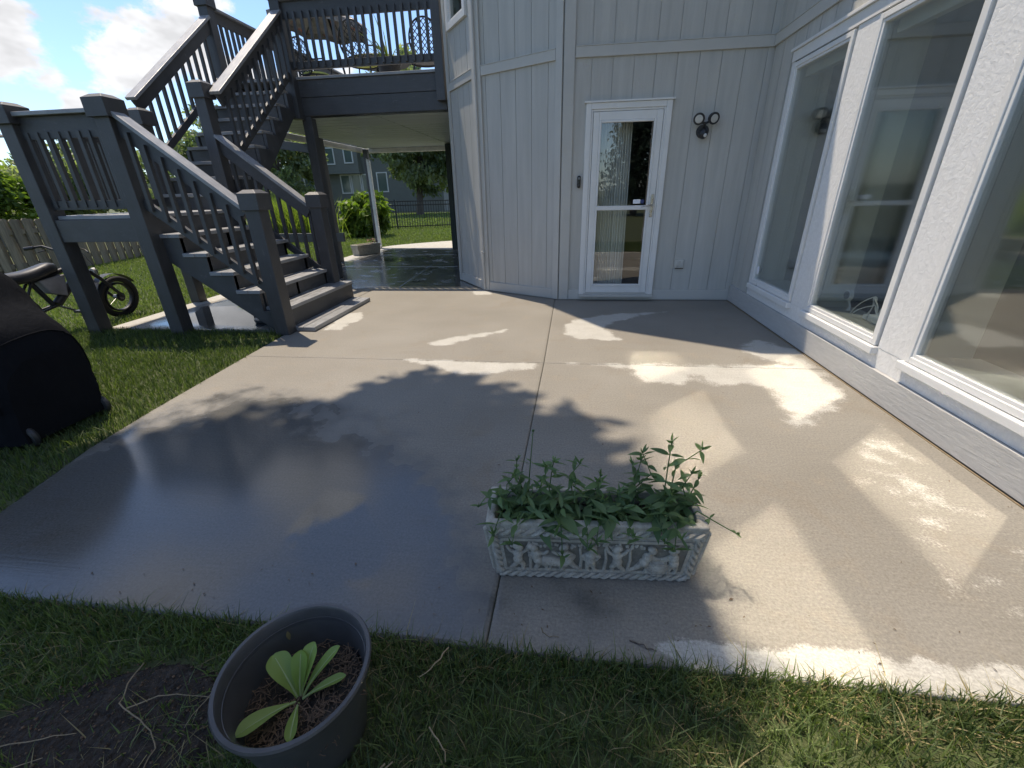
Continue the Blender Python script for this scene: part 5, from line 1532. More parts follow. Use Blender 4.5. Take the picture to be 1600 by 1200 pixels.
SOIL = [(-1.75, 0.36), (-1.62, 0.55), (-1.42, 0.70), (-1.20, 0.765), (-1.02, 0.74), (-0.90, 0.64), (-0.92, 0.50), (-1.02, 0.40), (-1.0, 0.25), (-1.7, 0.2)]
def scatter(n_, x0, x1, y0, y1, seed, keep):
    r = np.random.default_rng(seed); X = r.uniform(x0, x1, n_); Y = r.uniform(y0, y1, n_); k = keep(X, Y, r); return X[k], Y[k]
def clump(X, Y, r, s=9.0, lo=-0.35):
    return smooth_noise(X, Y, s, 77) + 0.5 * smooth_noise(X, Y, s * 2.7, 78) > lo + r.uniform(-0.6, 0.3, len(X))
lxv = np.vectorize(lx)
def offpatio(X, Y):
    on = (Y > 0.905) & (X > lxv(np.clip(Y, 0.9, 4.2))) & (Y < 4.2)
    on |= (Y >= 4.2) & (X > -5.31) & (Y < 11.7)
    on |= (Y >= 11.7) & (X > -5.2) & (Y < 12.0 + 2.2 * np.clip((X + 5.25) / 2.6, 0, 1) ** 0.6)
    on |= np.hypot(X - PP.x, Y - PP.y) < 0.145
    return ~on
parts = []
X, Y = scatter(46000, -2.9, 2.1, 0.12, 0.94, 71, lambda X, Y, r: offpatio(X, Y) & (~in_poly(X, Y, SOIL) | (r.uniform(0, 1, len(X)) < 0.07 + 0.6 * (smooth_noise(X, Y, 16, 55) > 0.15))) & clump(X, Y, r))
parts.append(blades(X, Y, 0.054, 0.0040, 72, 0.8, tint=(0.56, 0.27)))
X, Y = scatter(6500, -2.9, 2.1, 0.80, 0.93, 73, lambda X, Y, r: clump(X, Y, r, 14, -0.5) & (Y < 0.90 + 0.02 * r.uniform(0, 1, len(X))))
parts.append(blades(X, Y, 0.055, 0.0042, 74, 0.6, tint=(0.4, 0.25)))
X, Y = scatter(62000, -6.2, -2.6, 0.9, 4.22, 75, lambda X, Y, r: offpatio(X, Y) & clump(X, Y, r, 7, -0.6))
parts.append(blades(X, Y, 0.060, 0.0052, 76, 0.6, tint=(0.45, 0.25)))
X, Y = scatter(26000, -7.0, -2.85, -1.0, 0.95, 175, lambda X, Y, r: offpatio(X, Y))
parts.append(blades(X, Y, 0.058, 0.007, 176, 0.6, tint=(0.5, 0.25)))
X, Y = scatter(22000, -2.85, 3.0, -1.2, 0.14, 177, lambda X, Y, r: X < 9)
parts.append(blades(X, Y, 0.056, 0.006, 178, 0.7, tint=(0.5, 0.25)))
X, Y = scatter(24000, -12.0, -6.2, -1.0, 4.2, 179, lambda X, Y, r: X < 9)
parts.append(blades(X, Y, 0.060, 0.011, 180, 0.6, tint=(0.7, 0.25)))
X, Y = scatter(75000, -12.0, -5.2, 4.1, 11.5, 77, lambda X, Y, r: offpatio(X, Y))
parts.append(blades(X, Y, 0.060, 0.010, 78, 0.6, tint=(0.85, 0.2)))
X, Y = scatter(46000, -11.0, -2.5, 11.0, 20.0, 79, lambda X, Y, r: offpatio(X, Y))
parts.append(blades(X, Y, 0.070, 0.018, 80, 0.6, tint=(0.9, 0.2)))
X, Y = scatter(30000, -18.0, -3.0, 20.0, 34.0, 81, lambda X, Y, r: X < 100)
parts.append(blades(X, Y, 0.09, 0.05, 82, 0.6, tint=(0.9, 0.2)))
off = 0; VV, FF, TT = [], [], []
for v, f, t in parts:
    VV.append(v); FF.append(f + off); TT.append(t); off += len(v)
big_mesh('grass', np.concatenate(VV), np.concatenate(FF), 'grass_blade', (0, 0, LZ), None, {'tint': np.concatenate(TT)}, label='lawn grass around the patio and beyond the stairs', cat='grass', kind='stuff')
# dead blades mixed into the lawn
X, Y = scatter(6500, -2.9, 2.1, 0.12, 0.93, 83, lambda X, Y, r: offpatio(X, Y) & (smooth_noise(X, Y, 8, 90) > r.uniform(-0.3, 0.6, len(X))))
v1, f1, t1 = blades(X, Y, 0.050, 0.0034, 84, 1.6, tint=(0.4, 0.3))
X, Y = scatter(900, 0.4, 2.1, 0.78, 0.92, 85, lambda X, Y, r: X > 0)
v2, f2, t2 = blades(X, Y, 0.035, 0.004, 86, 1.8, tint=(0.7, 0.3))
X, Y = scatter(600, -2.2, 0.2, 0.82, 0.91, 87, lambda X, Y, r: X < 1)
v3, f3, t3 = blades(X, Y, 0.035, 0.004, 88, 1.8, tint=(0.3, 0.3))
big_mesh('dead_grass', np.concatenate([v1, v2, v3]), np.concatenate([f1, f2 + len(v1), f3 + len(v1) + len(v2)]), 'grass_dry', (0, 0.5, LZ), None, {'tint': np.concatenate([t1, t2, t3])}, label='dead straw coloured blades lying in the front lawn', cat='dead grass', kind='stuff')

# bare soil with crumbs and dead roots in front of the patio
sg = MB(); N = 30
xs_ = np.linspace(-1.85, -0.85, 170); ys_ = np.linspace(0.12, 0.82, 120)
XX, YY = np.meshgrid(xs_, ys_, indexing='ij')
ins = poly_soft(XX.ravel() + 0.02 * smooth_noise(XX.ravel(), YY.ravel(), 30, 4), YY.ravel(), SOIL, 0.035).reshape(XX.shape)
ZZ = LZ - 0.034 + 0.048 * ins + np.abs(rng.normal(0, 0.003, XX.shape)) + 0.008 * np.maximum(0, smooth_noise(XX, YY, 60, 9)) + 0.006 * np.maximum(0, smooth_noise(XX, YY, 130, 19)) + 0.006 * smooth_noise(XX, YY, 24, 9)
V = np.stack([XX.ravel(), YY.ravel(), ZZ.ravel()], 1); idx = np.arange(XX.size).reshape(XX.shape)
F = np.stack([idx[:-1, :-1], idx[1:, :-1], idx[1:, 1:], idx[:-1, 1:]], -1).reshape(-1, 4)
big_mesh('bare_soil', V, F, 'soil', (-1.3, 0.5, LZ - 0.03), None, None, True, kind='structure')
mb_v, mb_f = [], []
for k in range(1500):
    x, y = rng.uniform(-1.75, -0.9), rng.uniform(0.2, 0.78)
    if not in_poly(np.array([x]), np.array([y]), SOIL)[0]: continue
    s_ = abs(rng.normal(0.0012, 0.0018)) + 0.0009; i = len(mb_v); z = LZ + 0.018 + rng.uniform(0, 0.006)
    q = [Vector(p) for p in ((1, 0, 0), (-1, 0, 0), (0, 1, 0), (0, -1, 0), (0, 0, 1), (0, 0, -1))]
    for p in q: mb_v.append((x + p.x * s_ * rng.uniform(0.6, 1.4), y + p.y * s_ * rng.uniform(0.6, 1.4), z + p.z * s_ * 0.8))
    for a, b_, c_ in ((0, 2, 4), (2, 1, 4), (1, 3, 4), (3, 0, 4), (2, 0, 5), (1, 2, 5), (3, 1, 5), (0, 3, 5)): mb_f.append((i + a, i + b_, i + c_))
big_mesh('soil_crumbs', np.array(mb_v), np.array(mb_f), 'mulch', (-1.3, 0.5, LZ), None, None, label='small crumbs and chips scattered over the bare soil', cat='soil crumbs', kind='stuff')


def twig(pts, r_, label, group=None, mat='straw'):
    q = [Vector(p) for p in pts]; out_ = []
    for i in range(len(q) - 1):
        for k in range(3): out_.append(q[i].lerp(q[i + 1], k / 3) + Vector((rng.normal(0, 0.002), rng.normal(0, 0.002), rng.normal(0, 0.0015))))
    out_.append(q[-1])
    MB().tube(out_, list(np.linspace(r_, r_ * 0.5, len(out_))), 6).build('dry_root', mat, smooth=True, label=label, cat='dry root', group=group)


zt = LZ + 0.035
twig([(-1.29, 0.72, zt), (-1.27, 0.66, zt + .01), (-1.25, 0.61, zt), (-1.18, 0.585, zt + .005), (-1.10, 0.56, zt), (-1.05, 0.52, zt), (-1.04, 0.47, zt), (-0.97, 0.455, zt), (-0.90, 0.44, zt)], 0.0022, 'long pale kinked root crossing the bare soil towards the pot')
twig([(-1.22, 0.60, zt), (-1.15, 0.64, zt + .008), (-1.08, 0.655, zt), (-0.99, 0.655, zt)], 0.0018, 'forked root branching right above the bare soil')
twig([(-1.62, 0.42, zt), (-1.48, 0.47, zt + .01), (-1.38, 0.51, zt), (-1.30, 0.53, zt)], 0.0021, 'straight dead root lying across the left of the bare soil')
twig([(-1.55, 0.36, zt), (-1.44, 0.41, zt + .006), (-1.33, 0.47, zt)], 0.0018, 'lower dead root at the left of the bare soil')
twig([(-0.95, 0.70, zt + .02), (-0.99, 0.655, zt + .02), (-1.005, 0.60, zt + .015), (-1.01, 0.575, zt)], 0.0016, 'short upright dry stem between bare soil and pot')
twig([(-1.14, 0.36, zt), (-1.07, 0.42, zt)], 0.0035, 'short straight stick at the bottom of the bare soil')
twig([(-0.42, 0.55, zt + .02), (-0.47, 0.49, zt + .01), (-0.53, 0.44, zt)], 0.0026, 'dry stalk in the grass just right of the pot')
twig([(-0.40, 0.555, zt + .03), (-0.45, 0.48, zt + .02), (-0.50, 0.43, zt)], 0.002, 'second thinner dry stalk right of the pot')
twig([(0.20, 0.60, zt + .03), (0.14, 0.58, zt + .02), (0.11, 0.52, zt + .01), (0.07, 0.47, zt)], 0.002, 'curved pale twig in the grass below the planter')
twig([(-0.34, 0.86, zt + .02), (-0.36, 0.80, zt + .03), (-0.40, 0.765, zt + .02)], 0.0024, 'bent dry stem at the grass edge right of the pot')
twig([(-0.33, 0.64, zt + .02), (-0.28, 0.60, zt + .02), (-0.27, 0.575, zt + .01)], 0.0022, 'tiny dry stem in the grass left of the bright tuft')
twig([(0.24, 0.975, 0.004), (0.28, 0.958, 0.006), (0.32, 0.945, 0.004)], 0.003, 'dark curved twig lying on the patio edge', mat='bark')
twig([(-0.05, 0.985, 0.003), (-0.045, 0.97, 0.003), (-0.02, 0.96, 0.003), (0.01, 0.96, 0.003)], 0.0018, 'thin pale curl of dry grass on the patio edge')

# ------------------------------------------------------------------ fences
wf = empty('wooden_fence', (-11.0, 9.0, LZ), 'weathered board fence along the lawn behind the landing posts', 'fence')
fp = [(-9.9, 3.6), (-10.45, 7.0), (-11.15, 10.4), (-11.9, 14.0)]
def fence_at(s_):
    for a, b_ in zip(fp[:-1], fp[1:]):
        L_ = math.dist(a, b_)
        if s_ <= L_: return a[0] + (b_[0] - a[0]) * s_ / L_, a[1] + (b_[1] - a[1]) * s_ / L_, math.atan2(b_[1] - a[1], b_[0] - a[0])
        s_ -= L_
    return None
s_ = 0.0; k = 0
while True:
    q = fence_at(s_)
    if q is None: break
    x, y, a = q; side = 0.028 if k % 2 else -0.012
    h_ = 1.06 + rng.normal(0, 0.012); w = 0.138 / 2; n_ = Vector((math.sin(a), -math.cos(a), 0)); d_ = Vector((math.cos(a), math.sin(a), 0)); c_ = Vector((x, y, LZ + 0.03)) + n_ * side; tl = rng.normal(0, 0.006)
    V = []
    for z, sh in ((0, 0), (h_ - 0.03, tl), (h_, tl)):
        ww_ = w if z < h_ else w - 0.03
        for sx, sy in ((-1, -1), (1, -1), (1, 1), (-1, 1)): V.append(c_ + d_ * (sx * ww_ + sh) + n_ * (sy * 0.009) + Vector((0, 0, z)))
    MB().add(V, [(3, 2, 1, 0), (8, 9, 10, 11)] + [(i * 4 + j, i * 4 + (j + 1) % 4, i * 4 + 4 + (j + 1) % 4, i * 4 + 4 + j) for i in (0, 1) for j in range(4)]).build('board', 'fence_wood', wf)
    s_ += 0.128; k += 1
for a, b_ in zip(fp[:-1], fp[1:]):
    for z in (0.25, 0.85):
        MB().beam((a[0] - 0.0, a[1], z), (b_[0], b_[1], z), 0.034, 0.085).build('fence_rail', 'fence_wood', wf)
for p in fp: MB().box((p[0] - 0.10, p[1] - 0.045, LZ), (p[0] - 0.01, p[1] + 0.045, 1.0)).build('fence_post', 'fence_wood', wf)

ir = empty('iron_fence', (-6.5, 19.0, LZ), 'black iron picket fence across the lawn under the deck', 'fence')
a0, a1 = Vector((-11.5, 17.0, LZ)), Vector((-2.0, 20.6, LZ)); L_ = (a1 - a0).length; d_ = (a1 - a0).normalized()
me_p = None
n_p = int(L_ / 0.105)
for i in range(n_p):
    p = a0 + d_ * (i * 0.105)
    big = i % 22 == 0
    if big:
        MB().box((p.x - 0.028, p.y - 0.028, LZ), (p.x + 0.028, p.y + 0.028, 1.16)).build('post', 'dark_metal', ir)
        continue
    if me_p is None:
        me_p = MB().box((-0.010, -0.010, 0.0), (0.010, 0.010, 1.06)).build('picket', 'dark_metal', ir, org=(0, 0, 0)); mesh_p = me_p.data; me_p.location = (p + Vector((0, 0, 0.05))) - ORG[ir.name]; continue
    inst('picket', mesh_p, p + Vector((0, 0, 0.05)), ir)
for z in (0.10, 0.93, 1.08):
    MB().beam(a0 + Vector((0, 0, z - LZ)), a1 + Vector((0, 0, z - LZ)), 0.030, 0.036).build('rail', 'dark_metal', ir)

# ------------------------------------------------------------------ neighbouring houses
nh = empty('neighbour_house', (-17, 40, LZ), 'dark grey green two storey house with white framed windows beyond the fence', 'house')
def nbox(nm, lo, hi, mat='neighbour_siding'): return MB().box(lo, hi).build(nm, mat, nh)
nbox('wall', (-24.0, 38.6, LZ), (-10.5, 47, 6.2)); nbox('upper_bay', (-20.6, 38.0, 3.15), (-17.4, 38.599, 6.2))
nbox('bay_soffit', (-20.7, 37.95, 3.03), (-17.3, 38.598, 3.149))
o = MB().add([(-24.8, 37.4, 6.2), (-9.8, 37.4, 6.2), (-9.8, 48, 6.2), (-24.8, 48, 6.2), (-20.5, 42.7, 9.2), (-14, 42.7, 9.2)], [(0, 1, 5, 4), (1, 2, 5), (2, 3, 4, 5), (3, 0, 4), (3, 2, 1, 0)]).build('roof', 'roof_shingle', nh)
MB().box((-24.8, 37.35, 6.0), (-9.8, 37.39, 6.2)).build('fascia', 'neighbour_trim', nh)
def nwin(x0, x1, z0, z1, y):
    f = 0.09; mb = MB()
    for lo, hi in (((x0, z0), (x0 + f, z1)), ((x1 - f, z0), (x1, z1)), ((x0 + f, z1 - f), (x1 - f, z1)), ((x0 + f, z0), (x1 - f, z0 + f))): mb.box((lo[0], y - 0.06, lo[1]), (hi[0], y - 0.002, hi[1]))
    w = mb.build('window', 'neighbour_trim', nh)
    MB().add([(x0 + f, y - 0.02, z0 + f), (x1 - f, y - 0.02, z0 + f), (x1 - f, y - 0.02, z1 - f), (x0 + f, y - 0.02, z1 - f)], [(0, 1, 2, 3)]).build('pane', 'pane_dark', w)
m, n, l, b = new_mat('pane_dark'); b.inputs['Base Color'].default_value = (0.10, 0.14, 0.125, 1); b.inputs['Roughness'].default_value = 0.08
for x0, x1, z0, z1, y in ((-20.15, -19.35, 3.72, 5.0, 38.0), (-18.55, -17.75, 3.78, 5.1, 38.0), (-19.45, -18.55, 1.5, 3.0, 38.6), (-18.5, -17.6, 1.5, 3.0, 38.6), (-17.55, -16.65, 1.5, 3.0, 38.6), (-16.2, -15.25, 1.55, 3.1, 38.6), (-16.4, -15.6, 4.3, 5.6, 38.6), (-22.6, -21.6, 4.0, 5.4, 38.6), (-22.8, -21.8, 1.5, 3.0, 38.6), (-13.8, -12.8, 4.2, 5.5, 38.6)):
    nwin(x0, x1, z0, z1, y)

lh = empty('neighbour_house', (-24, 13, LZ), 'dark house with a white trimmed window behind the wooden fence at left', 'house')
MB().box((-28, 5.0, LZ), (-19.2, 14.0, 3.4)).build('wall', 'neighbour_siding', lh)
MB().add([(-28.6, 4.5, 3.4), (-18.8, 4.5, 3.4), (-18.8, 14.5, 3.4), (-28.6, 14.5, 3.4), (-24.5, 7.5, 5.4), (-23.0, 11.2, 5.4)], [(0, 1, 5, 4), (1, 2, 5), (2, 3, 4, 5), (3, 0, 4), (3, 2, 1, 0)]).build('roof', 'roof_shingle', lh)
for y0 in (10.4, 12.75):
    mb = MB(); f = 0.08
    for lo, hi in (((y0, 1.0), (y0 + f, 2.2)), ((y0 + 1.0, 1.0), (y0 + 1.0 + f, 2.2)), ((y0 + f, 2.2 - f), (y0 + 1.0, 2.2)), ((y0 + f, 1.0), (y0 + 1.0, 1.0 + f))): mb.box((-19.198, lo[0], lo[1]), (-19.14, hi[0], hi[1]))
    w = mb.build('window', 'neighbour_trim', lh)
    MB().add([(-19.18, y0 + f, 1.0 + f), (-19.18, y0 + 1.0, 1.0 + f), (-19.18, y0 + 1.0, 2.2 - f), (-19.18, y0 + f, 2.2 - f)], [(0, 1, 2, 3)]).build('pane', 'pane_dark', w)

# ------------------------------------------------------------------ second planter with red leaves, dark saucer by the stairs
p2 = empty('planter', (-4.98, 10.62, 0.0), 'small pale stone planter with dark red leaves under the deck edge', 'planter')
Rz = Matrix.Rotation(R(62), 3, 'Z')
def Q2(x, y, z): return Vector((-4.98, 10.62, 0)) + Rz @ Vector((x, y, z))
lv = [[Q2(sx * l1, sy * w1, z) for sx, sy in ((-1, -1), (1, -1), (1, 1), (-1, 1))] for l1, w1, z in ((0.32, 0.12, 0.002), (0.35, 0.14, 0.25), (0.31, 0.10, 0.25), (0.29, 0.09, 0.19))]
V = [p for r_ in lv for p in r_]; F = [(3, 2, 1, 0), (12, 13, 14, 15)]
for i in range(3):
    for k in range(4): F.append((i * 4 + k, i * 4 + (k + 1) % 4, i * 4 + 4 + (k + 1) % 4, i * 4 + 4 + k))
bevel(MB().add(V, F).build('trough', 'cast_stone', p2), 0.01)
rp = empty('red_plant', Q2(0.2, 0, 0.19), 'dark red leafed bedding plant in the small pale planter', 'plant')
RL = leaf_mesh('leaf', 'bedding_red', 1, 0.6, 5, 0.2, 0.3)
for k in range(26):
    a = rng.uniform(0, 6.28)
    inst('leaf', RL, Q2(0.18 + rng.normal(0, 0.06), rng.normal(0, 0.03), 0.22 + rng.uniform(0, 0.13)), rp, frame_q(Vector((math.cos(a), math.sin(a), rng.uniform(0, 1)))), rng.uniform(0.06, 0.1))
dp = empty('dark_pot', (-3.52, 4.62, 0.0), 'black ribbed pot standing under the lower stairs', 'pot')
MB().lathe([(0, 0.0), (0.14, 0.0), (0.16, 0.02), (0.16, 0.04), (0.11, 0.05), (0.13, 0.30), (0.145, 0.30), (0.145, 0.33), (0.125, 0.33), (0.115, 0.25), (0, 0.25)], (-3.52, 4.62, 0.002), 28).build('body', 'black_plastic', dp, smooth=True)
for k in range(5): MB().torus((-3.52, 4.62, 0.08 + 0.045 * k), (0, 0, 1), 0.114 + 0.0036 * k * 1.0, 0.006, 28, 6).build('rib', 'black_plastic', dp, smooth=True)

# ------------------------------------------------------------------ covered grill
gr = empty('covered_grill', (-3.75, 2.08, LZ), 'barbecue under a black fabric cover on the grass at the left edge', 'grill')
NX, NT = 46, 72
V, F = [], []
for i in range(NX + 1):
    u = i / NX; x = -4.72 + 1.56 * u
    # top height profile along x: side shelf, lid, side shelf
    top = float(np.interp(x + 0.10, [-4.62, -4.52, -4.30, -4.18, -4.02, -3.50, -3.38, -3.26, -3.14, -3.08, -3.06], [0.55, 0.74, 0.80, 1.02, 1.12, 1.10, 0.98, 0.80, 0.70, 0.60, 0.50]))
    dep = float(np.interp(x + 0.10, [-4.62, -4.55, -4.35, -3.95, -3.40, -3.15, -3.06], [0.20, 0.27, 0.31, 0.35, 0.35, 0.31, 0.24]))
    for k in range(NT + 1):
        t = k / NT
        # go from the front hem, over the top, to the rear hem
        ang = math.pi * (t - 0.5)
        cx_ = math.copysign(abs(math.sin(ang)) ** 0.55, ang); cz = abs(math.cos(ang)) ** 0.45
        y = 2.08 + dep * cx_; z = LZ + 0.05 + (top - LZ - 0.05) * cz
        fold = 0.026 * math.sin(x * 17 + 2.0 * cx_ + 5 * z) * (1 - cz * 0.7) + 0.010 * math.sin(x * 41 + z * 9) * (1 - cz) + 0.008 * math.sin(9 * z + 13 * x)
        fold += 0.020 * float(smooth_noise(x * 1.0, z * 1.6 + cx_, 16, 301)) + 0.010 * float(smooth_noise(x, z + cx_, 44, 302))
        y += fold * (1 if cx_ > 0 else -1); z += 0.012 * float(smooth_noise(x, y, 20, 303)) * cz + 0.010 * math.sin(x * 11 + y * 14) * cz
        V.append((x + 0.008 * math.sin(z * 15 + y * 8), y, max(z, LZ + 0.03)))
for i in range(NX):
    for k in range(NT):
        a = i * (NT + 1) + k; F.append((a, a + NT + 1, a + NT + 2, a + 1))
F.append(tuple(range(NT, -1, -1))); F.append(tuple(NX * (NT + 1) + k for k in range(NT + 1)))
cv = MB().add(V, F).build('cover', 'cover_cloth', gr, smooth=True)
# piped seams round the lid and the right end
def on_cover(i, off=0.004): return [Vector(V[i * (NT + 1) + k]) + Vector((0, (V[i * (NT + 1) + k][1] - 2.08) * 0.015, off)) for k in range(2, NT - 1, 2)]
for i in (33, 45, 10): MB().tube(on_cover(i), 0.005, 6).build('seam', 'cover_cloth', cv, smooth=True)
for y in (1.86, 2.30):
    w = MB().torus((-3.20, y, LZ + 0.075), (0, 1, 0), 0.055, 0.020, 24, 8).build('wheel', 'black_plastic', gr, smooth=True)
    MB().tube([(-3.20, y - 0.015, LZ + 0.075), (-3.20, y + 0.015, LZ + 0.075)], 0.02, 10).build('hub', 'black_plastic', w, smooth=True)

# ------------------------------------------------------------------ fat tyre bicycle
bk = empty('bicycle', (-5.62, 4.2, LZ), 'black fat tyre bicycle parked on the grass behind the landing post', 'bicycle')
bx0 = -5.62; YFw, YRw, RW = 4.77, 3.66, 0.20
def B(y, z, dx=0.0): return (bx0 + dx + 0.10 * (z - 0.2) * -1, y, z + LZ)
for y, nm in ((YFw, 'front_wheel'), (YRw, 'rear_wheel')):
    w = MB().torus(B(y, 0.262), (1, 0, -0.1), 0.222, 0.036, 40, 12).build('wheel', 'tyre', bk, smooth=True)
    MB().torus(B(y, 0.262), (1, 0, -0.1), 0.168, 0.014, 36, 8, 2.0).build('rim', 'bike_paint', w, smooth=True)
    MB().tube([B(y, 0.262, -0.05), B(y, 0.262, 0.05)], 0.030, 14).build('hub', 'alloy', w, smooth=True)
    MB().tube([B(y, 0.262, 0.030), B(y, 0.262, 0.034)], 0.055, 24).build('brake_disc', 'bike_paint', w, smooth=True)
    for k in range(14):
        a = 2 * math.pi * k / 14
        MB().tube([B(y, 0.262, 0.02 * (1 if k % 2 else -1)), B(y + 0.16 * math.cos(a), 0.262 + 0.16 * math.sin(a))], 0.0017, 5).build('spoke', 'alloy', w)
def bt(nm, pts, r_, mat='bike_paint', parent=None): return MB().tube(pts, r_, 10).build(nm, mat, parent or bk, smooth=True)
HT = (4.44, 0.70)   # head tube
for dx in (-0.075, 0.075): bt('fork_leg', [B(YFw, 0.262, dx), B(4.60, 0.52, dx), B(4.52, 0.62, dx * 0.8)], [0.016, 0.020, 0.022])
bt('fork_crown', [B(4.53, 0.60, -0.08), B(4.53, 0.60, 0.08)], 0.022); bt('head_tube', [B(4.52, 0.58), B(4.43, 0.76)], 0.030)
bt('down_tube', [B(4.49, 0.64), B(4.08, 0.33)], [0.040, 0.045]); bt('top_tube', [B(4.46, 0.70), B(3.95, 0.60)], 0.026)
bt('seat_tube', [B(4.05, 0.32), B(3.93, 0.64)], 0.024)
for dx in (-0.07, 0.07):
    bt('chain_stay', [B(4.05, 0.32, dx * 0.4), B(YRw, 0.262, dx)], 0.013); bt('seat_stay', [B(3.94, 0.60, dx * 0.4), B(YRw, 0.262, dx)], 0.012)
    bt('rack_strut', [B(YRw, 0.27, dx * 1.2), B(3.58, 0.60, dx)], 0.007); bt('crank', [B(4.05, 0.32, dx), B(4.05 + 1.5 * dx, 0.32 - 1.1 * abs(dx), dx * 1.5)], 0.011, 'alloy')
    bevel(MB().box((bx0 + dx * 2.2 - 0.045, 4.05 + 1.5 * dx - 0.04, LZ + 0.225), (bx0 + dx * 2.2 + 0.045, 4.05 + 1.5 * dx + 0.04, LZ + 0.25)).build('pedal', 'black_plastic', bk), 0.004)
hb = bt('handlebar', [B(4.30, 0.90, -0.34), B(4.38, 0.92, -0.20), B(4.41, 0.86, -0.06), B(4.41, 0.86, 0.06), B(4.38, 0.92, 0.20), B(4.30, 0.90, 0.34)], 0.013)
bt('stem', [B(4.43, 0.74), B(4.41, 0.86)], 0.020)
for s_ in (-1, 1):
    bt('grip', [B(4.30, 0.90, s_ * 0.34), B(4.34, 0.91, s_ * 0.26)], 0.020, 'black_plastic', hb); bt('brake_lever', [B(4.38, 0.91, s_ * 0.22), B(4.44, 0.87, s_ * 0.26), B(4.40, 0.85, s_ * 0.33)], 0.006, 'bike_paint', hb)
bt('brake_cable', [B(4.40, 0.90, -0.15), B(4.62, 0.86, -0.05), B(4.62, 0.66, 0.05), B(4.60, 0.52, 0.08)], 0.004)
# long padded seat
ls = MB(); n1, n2 = 22, 16
for i in range(n1 + 1):
    t = i / n1; y = 3.52 + 0.74 * t; zc = 0.70 - 0.05 * math.sin(math.pi * min(1, t * 1.15)) + 0.015 * t; w = 0.115 * (1 - 0.35 * t) * math.sqrt(max(0.02, 1 - (2 * t - 1) ** 8)); hh = 0.06 * math.sqrt(max(0.05, 1 - (2 * t - 1) ** 8))
    for k in range(n2):
        a = 2 * math.pi * k / n2; ls.v.append(Vector(B(y, zc + hh * math.copysign(abs(math.sin(a)) ** 0.7, math.sin(a)), w * math.copysign(abs(math.cos(a)) ** 0.7, math.cos(a)))))
for i in range(n1):
    for k in range(n2): ls.f.append((i * n2 + k, i * n2 + (k + 1) % n2, (i + 1) * n2 + (k + 1) % n2, (i + 1) * n2 + k))
ls.f.append(tuple(range(n2 - 1, -1, -1))); ls.f.append(tuple(n1 * n2 + k for k in range(n2)))
ls.build('saddle', 'black_plastic', bk, smooth=True)
bevel(MB().add([B(4.00, 0.60, 0.05), B(4.27, 0.63, 0.05), B(4.20, 0.40, 0.05), B(4.05, 0.46, 0.05), B(4.00, 0.60, -0.05), B(4.27, 0.63, -0.05), B(4.20, 0.40, -0.05), B(4.05, 0.46, -0.05)], [(0, 1, 2, 3), (7, 6, 5, 4), (0, 4, 5, 1), (1, 5, 6, 2), (2, 6, 7, 3), (3, 7, 4, 0)]).build('frame_bag', 'canopy_cloth', bk), 0.01)
MB().tube([B(4.62, 0.60, -0.02), B(4.655, 0.60, -0.02)], [0.036, 0.042], 18).build('headlamp', 'lens_white', bk, smooth=True)
V = []
for i in range(15):
    a = R(30 + 120 * i / 14)
    for s_ in (-0.055, 0.055): V.append(B(YFw + 0.285 * math.cos(a), 0.262 + 0.285 * math.sin(a), s_))
MB().add(V, [(2 * i, 2 * i + 1, 2 * i + 3, 2 * i + 2) for i in range(14)]).build('mudguard', 'bike_paint', bk, smooth=True)

# ------------------------------------------------------------------ furniture on the deck
def chair(loc, rz, label, cushion):
    c = empty('lattice_chair', loc, label, 'chair', 'cast metal chairs on the deck')
    M_ = Matrix.Rotation(rz, 3, 'Z'); L0 = Vector(loc)
    def W(x, y, z): return L0 + M_ @ Vector((x, y, z))
    bp = lambda a: (0.25 * math.cos(a), 0.68 + 0.28 * math.sin(a))
    def back(x, z): return W(x, 0.22 + 0.25 * (z - 0.42), z)
    MB().tube([back(*bp(2 * math.pi * k / 28)) for k in range(29)], 0.014, 8).build('back_frame', 'dark_metal', c, smooth=True)
    lat = MB()
    for s_ in (-1, 1):
        for o_ in np.arange(-0.5, 0.51, 0.085):
            pts = []
            for x in np.linspace(-0.26, 0.26, 27):
                z = 0.68 + o_ + s_ * x * 1.15
                if (x / 0.245) ** 2 + ((z - 0.68) / 0.275) ** 2 < 1: pts.append(back(x, z))
            if len(pts) > 1: lat.tube([pts[0], pts[-1]], 0.007, 6)
    lat.build('back_lattice', 'dark_metal', c)
    MB().tube([W(0.25 * math.cos(t), 0.24 * math.sin(t), 0.42) for t in [2 * math.pi * k / 24 for k in range(25)]], 0.014, 8).build('seat_frame', 'dark_metal', c, smooth=True)
    MB().lathe([(0, 0.0), (0.23, 0.0), (0.245, 0.02), (0.23, 0.045), (0, 0.055)], tuple(W(0, 0, 0.425)), 24).build('seat_cushion', 'cushion' if cushion else 'dark_metal', c, smooth=True)
    for sx in (-1, 1):
        for sy in (-1, 1): MB().tube([W(sx * 0.19, sy * 0.17, 0.42), W(sx * 0.21, sy * 0.19, 0.2), W(sx * 0.235, sy * 0.22, 0.005)], 0.013, 8).build('leg', 'dark_metal', c, smooth=True)
        MB().tube([back(sx * 0.235, 0.62), W(sx * 0.29, 0.08, 0.66), W(sx * 0.29, -0.14, 0.63), W(sx * 0.24, -0.15, 0.42)], 0.012, 8).build('arm', 'dark_metal', c, smooth=True)
    return c
zc = DZ + 0.005
chair((-3.62, 8.75, zc + 0.0), R(176), 'metal chair with tall lattice back, nearest the deck railing', True)
chair((-4.85, 9.35, zc), R(160), 'lattice back metal chair at the left of the deck', True)
chair((-2.55, 8.85, zc), R(200), 'lattice back metal chair beside the potted spiky plant', False)
tb = empty('round_table', (-3.8, 9.9, zc), 'round dark metal table behind the deck chairs', 'table')
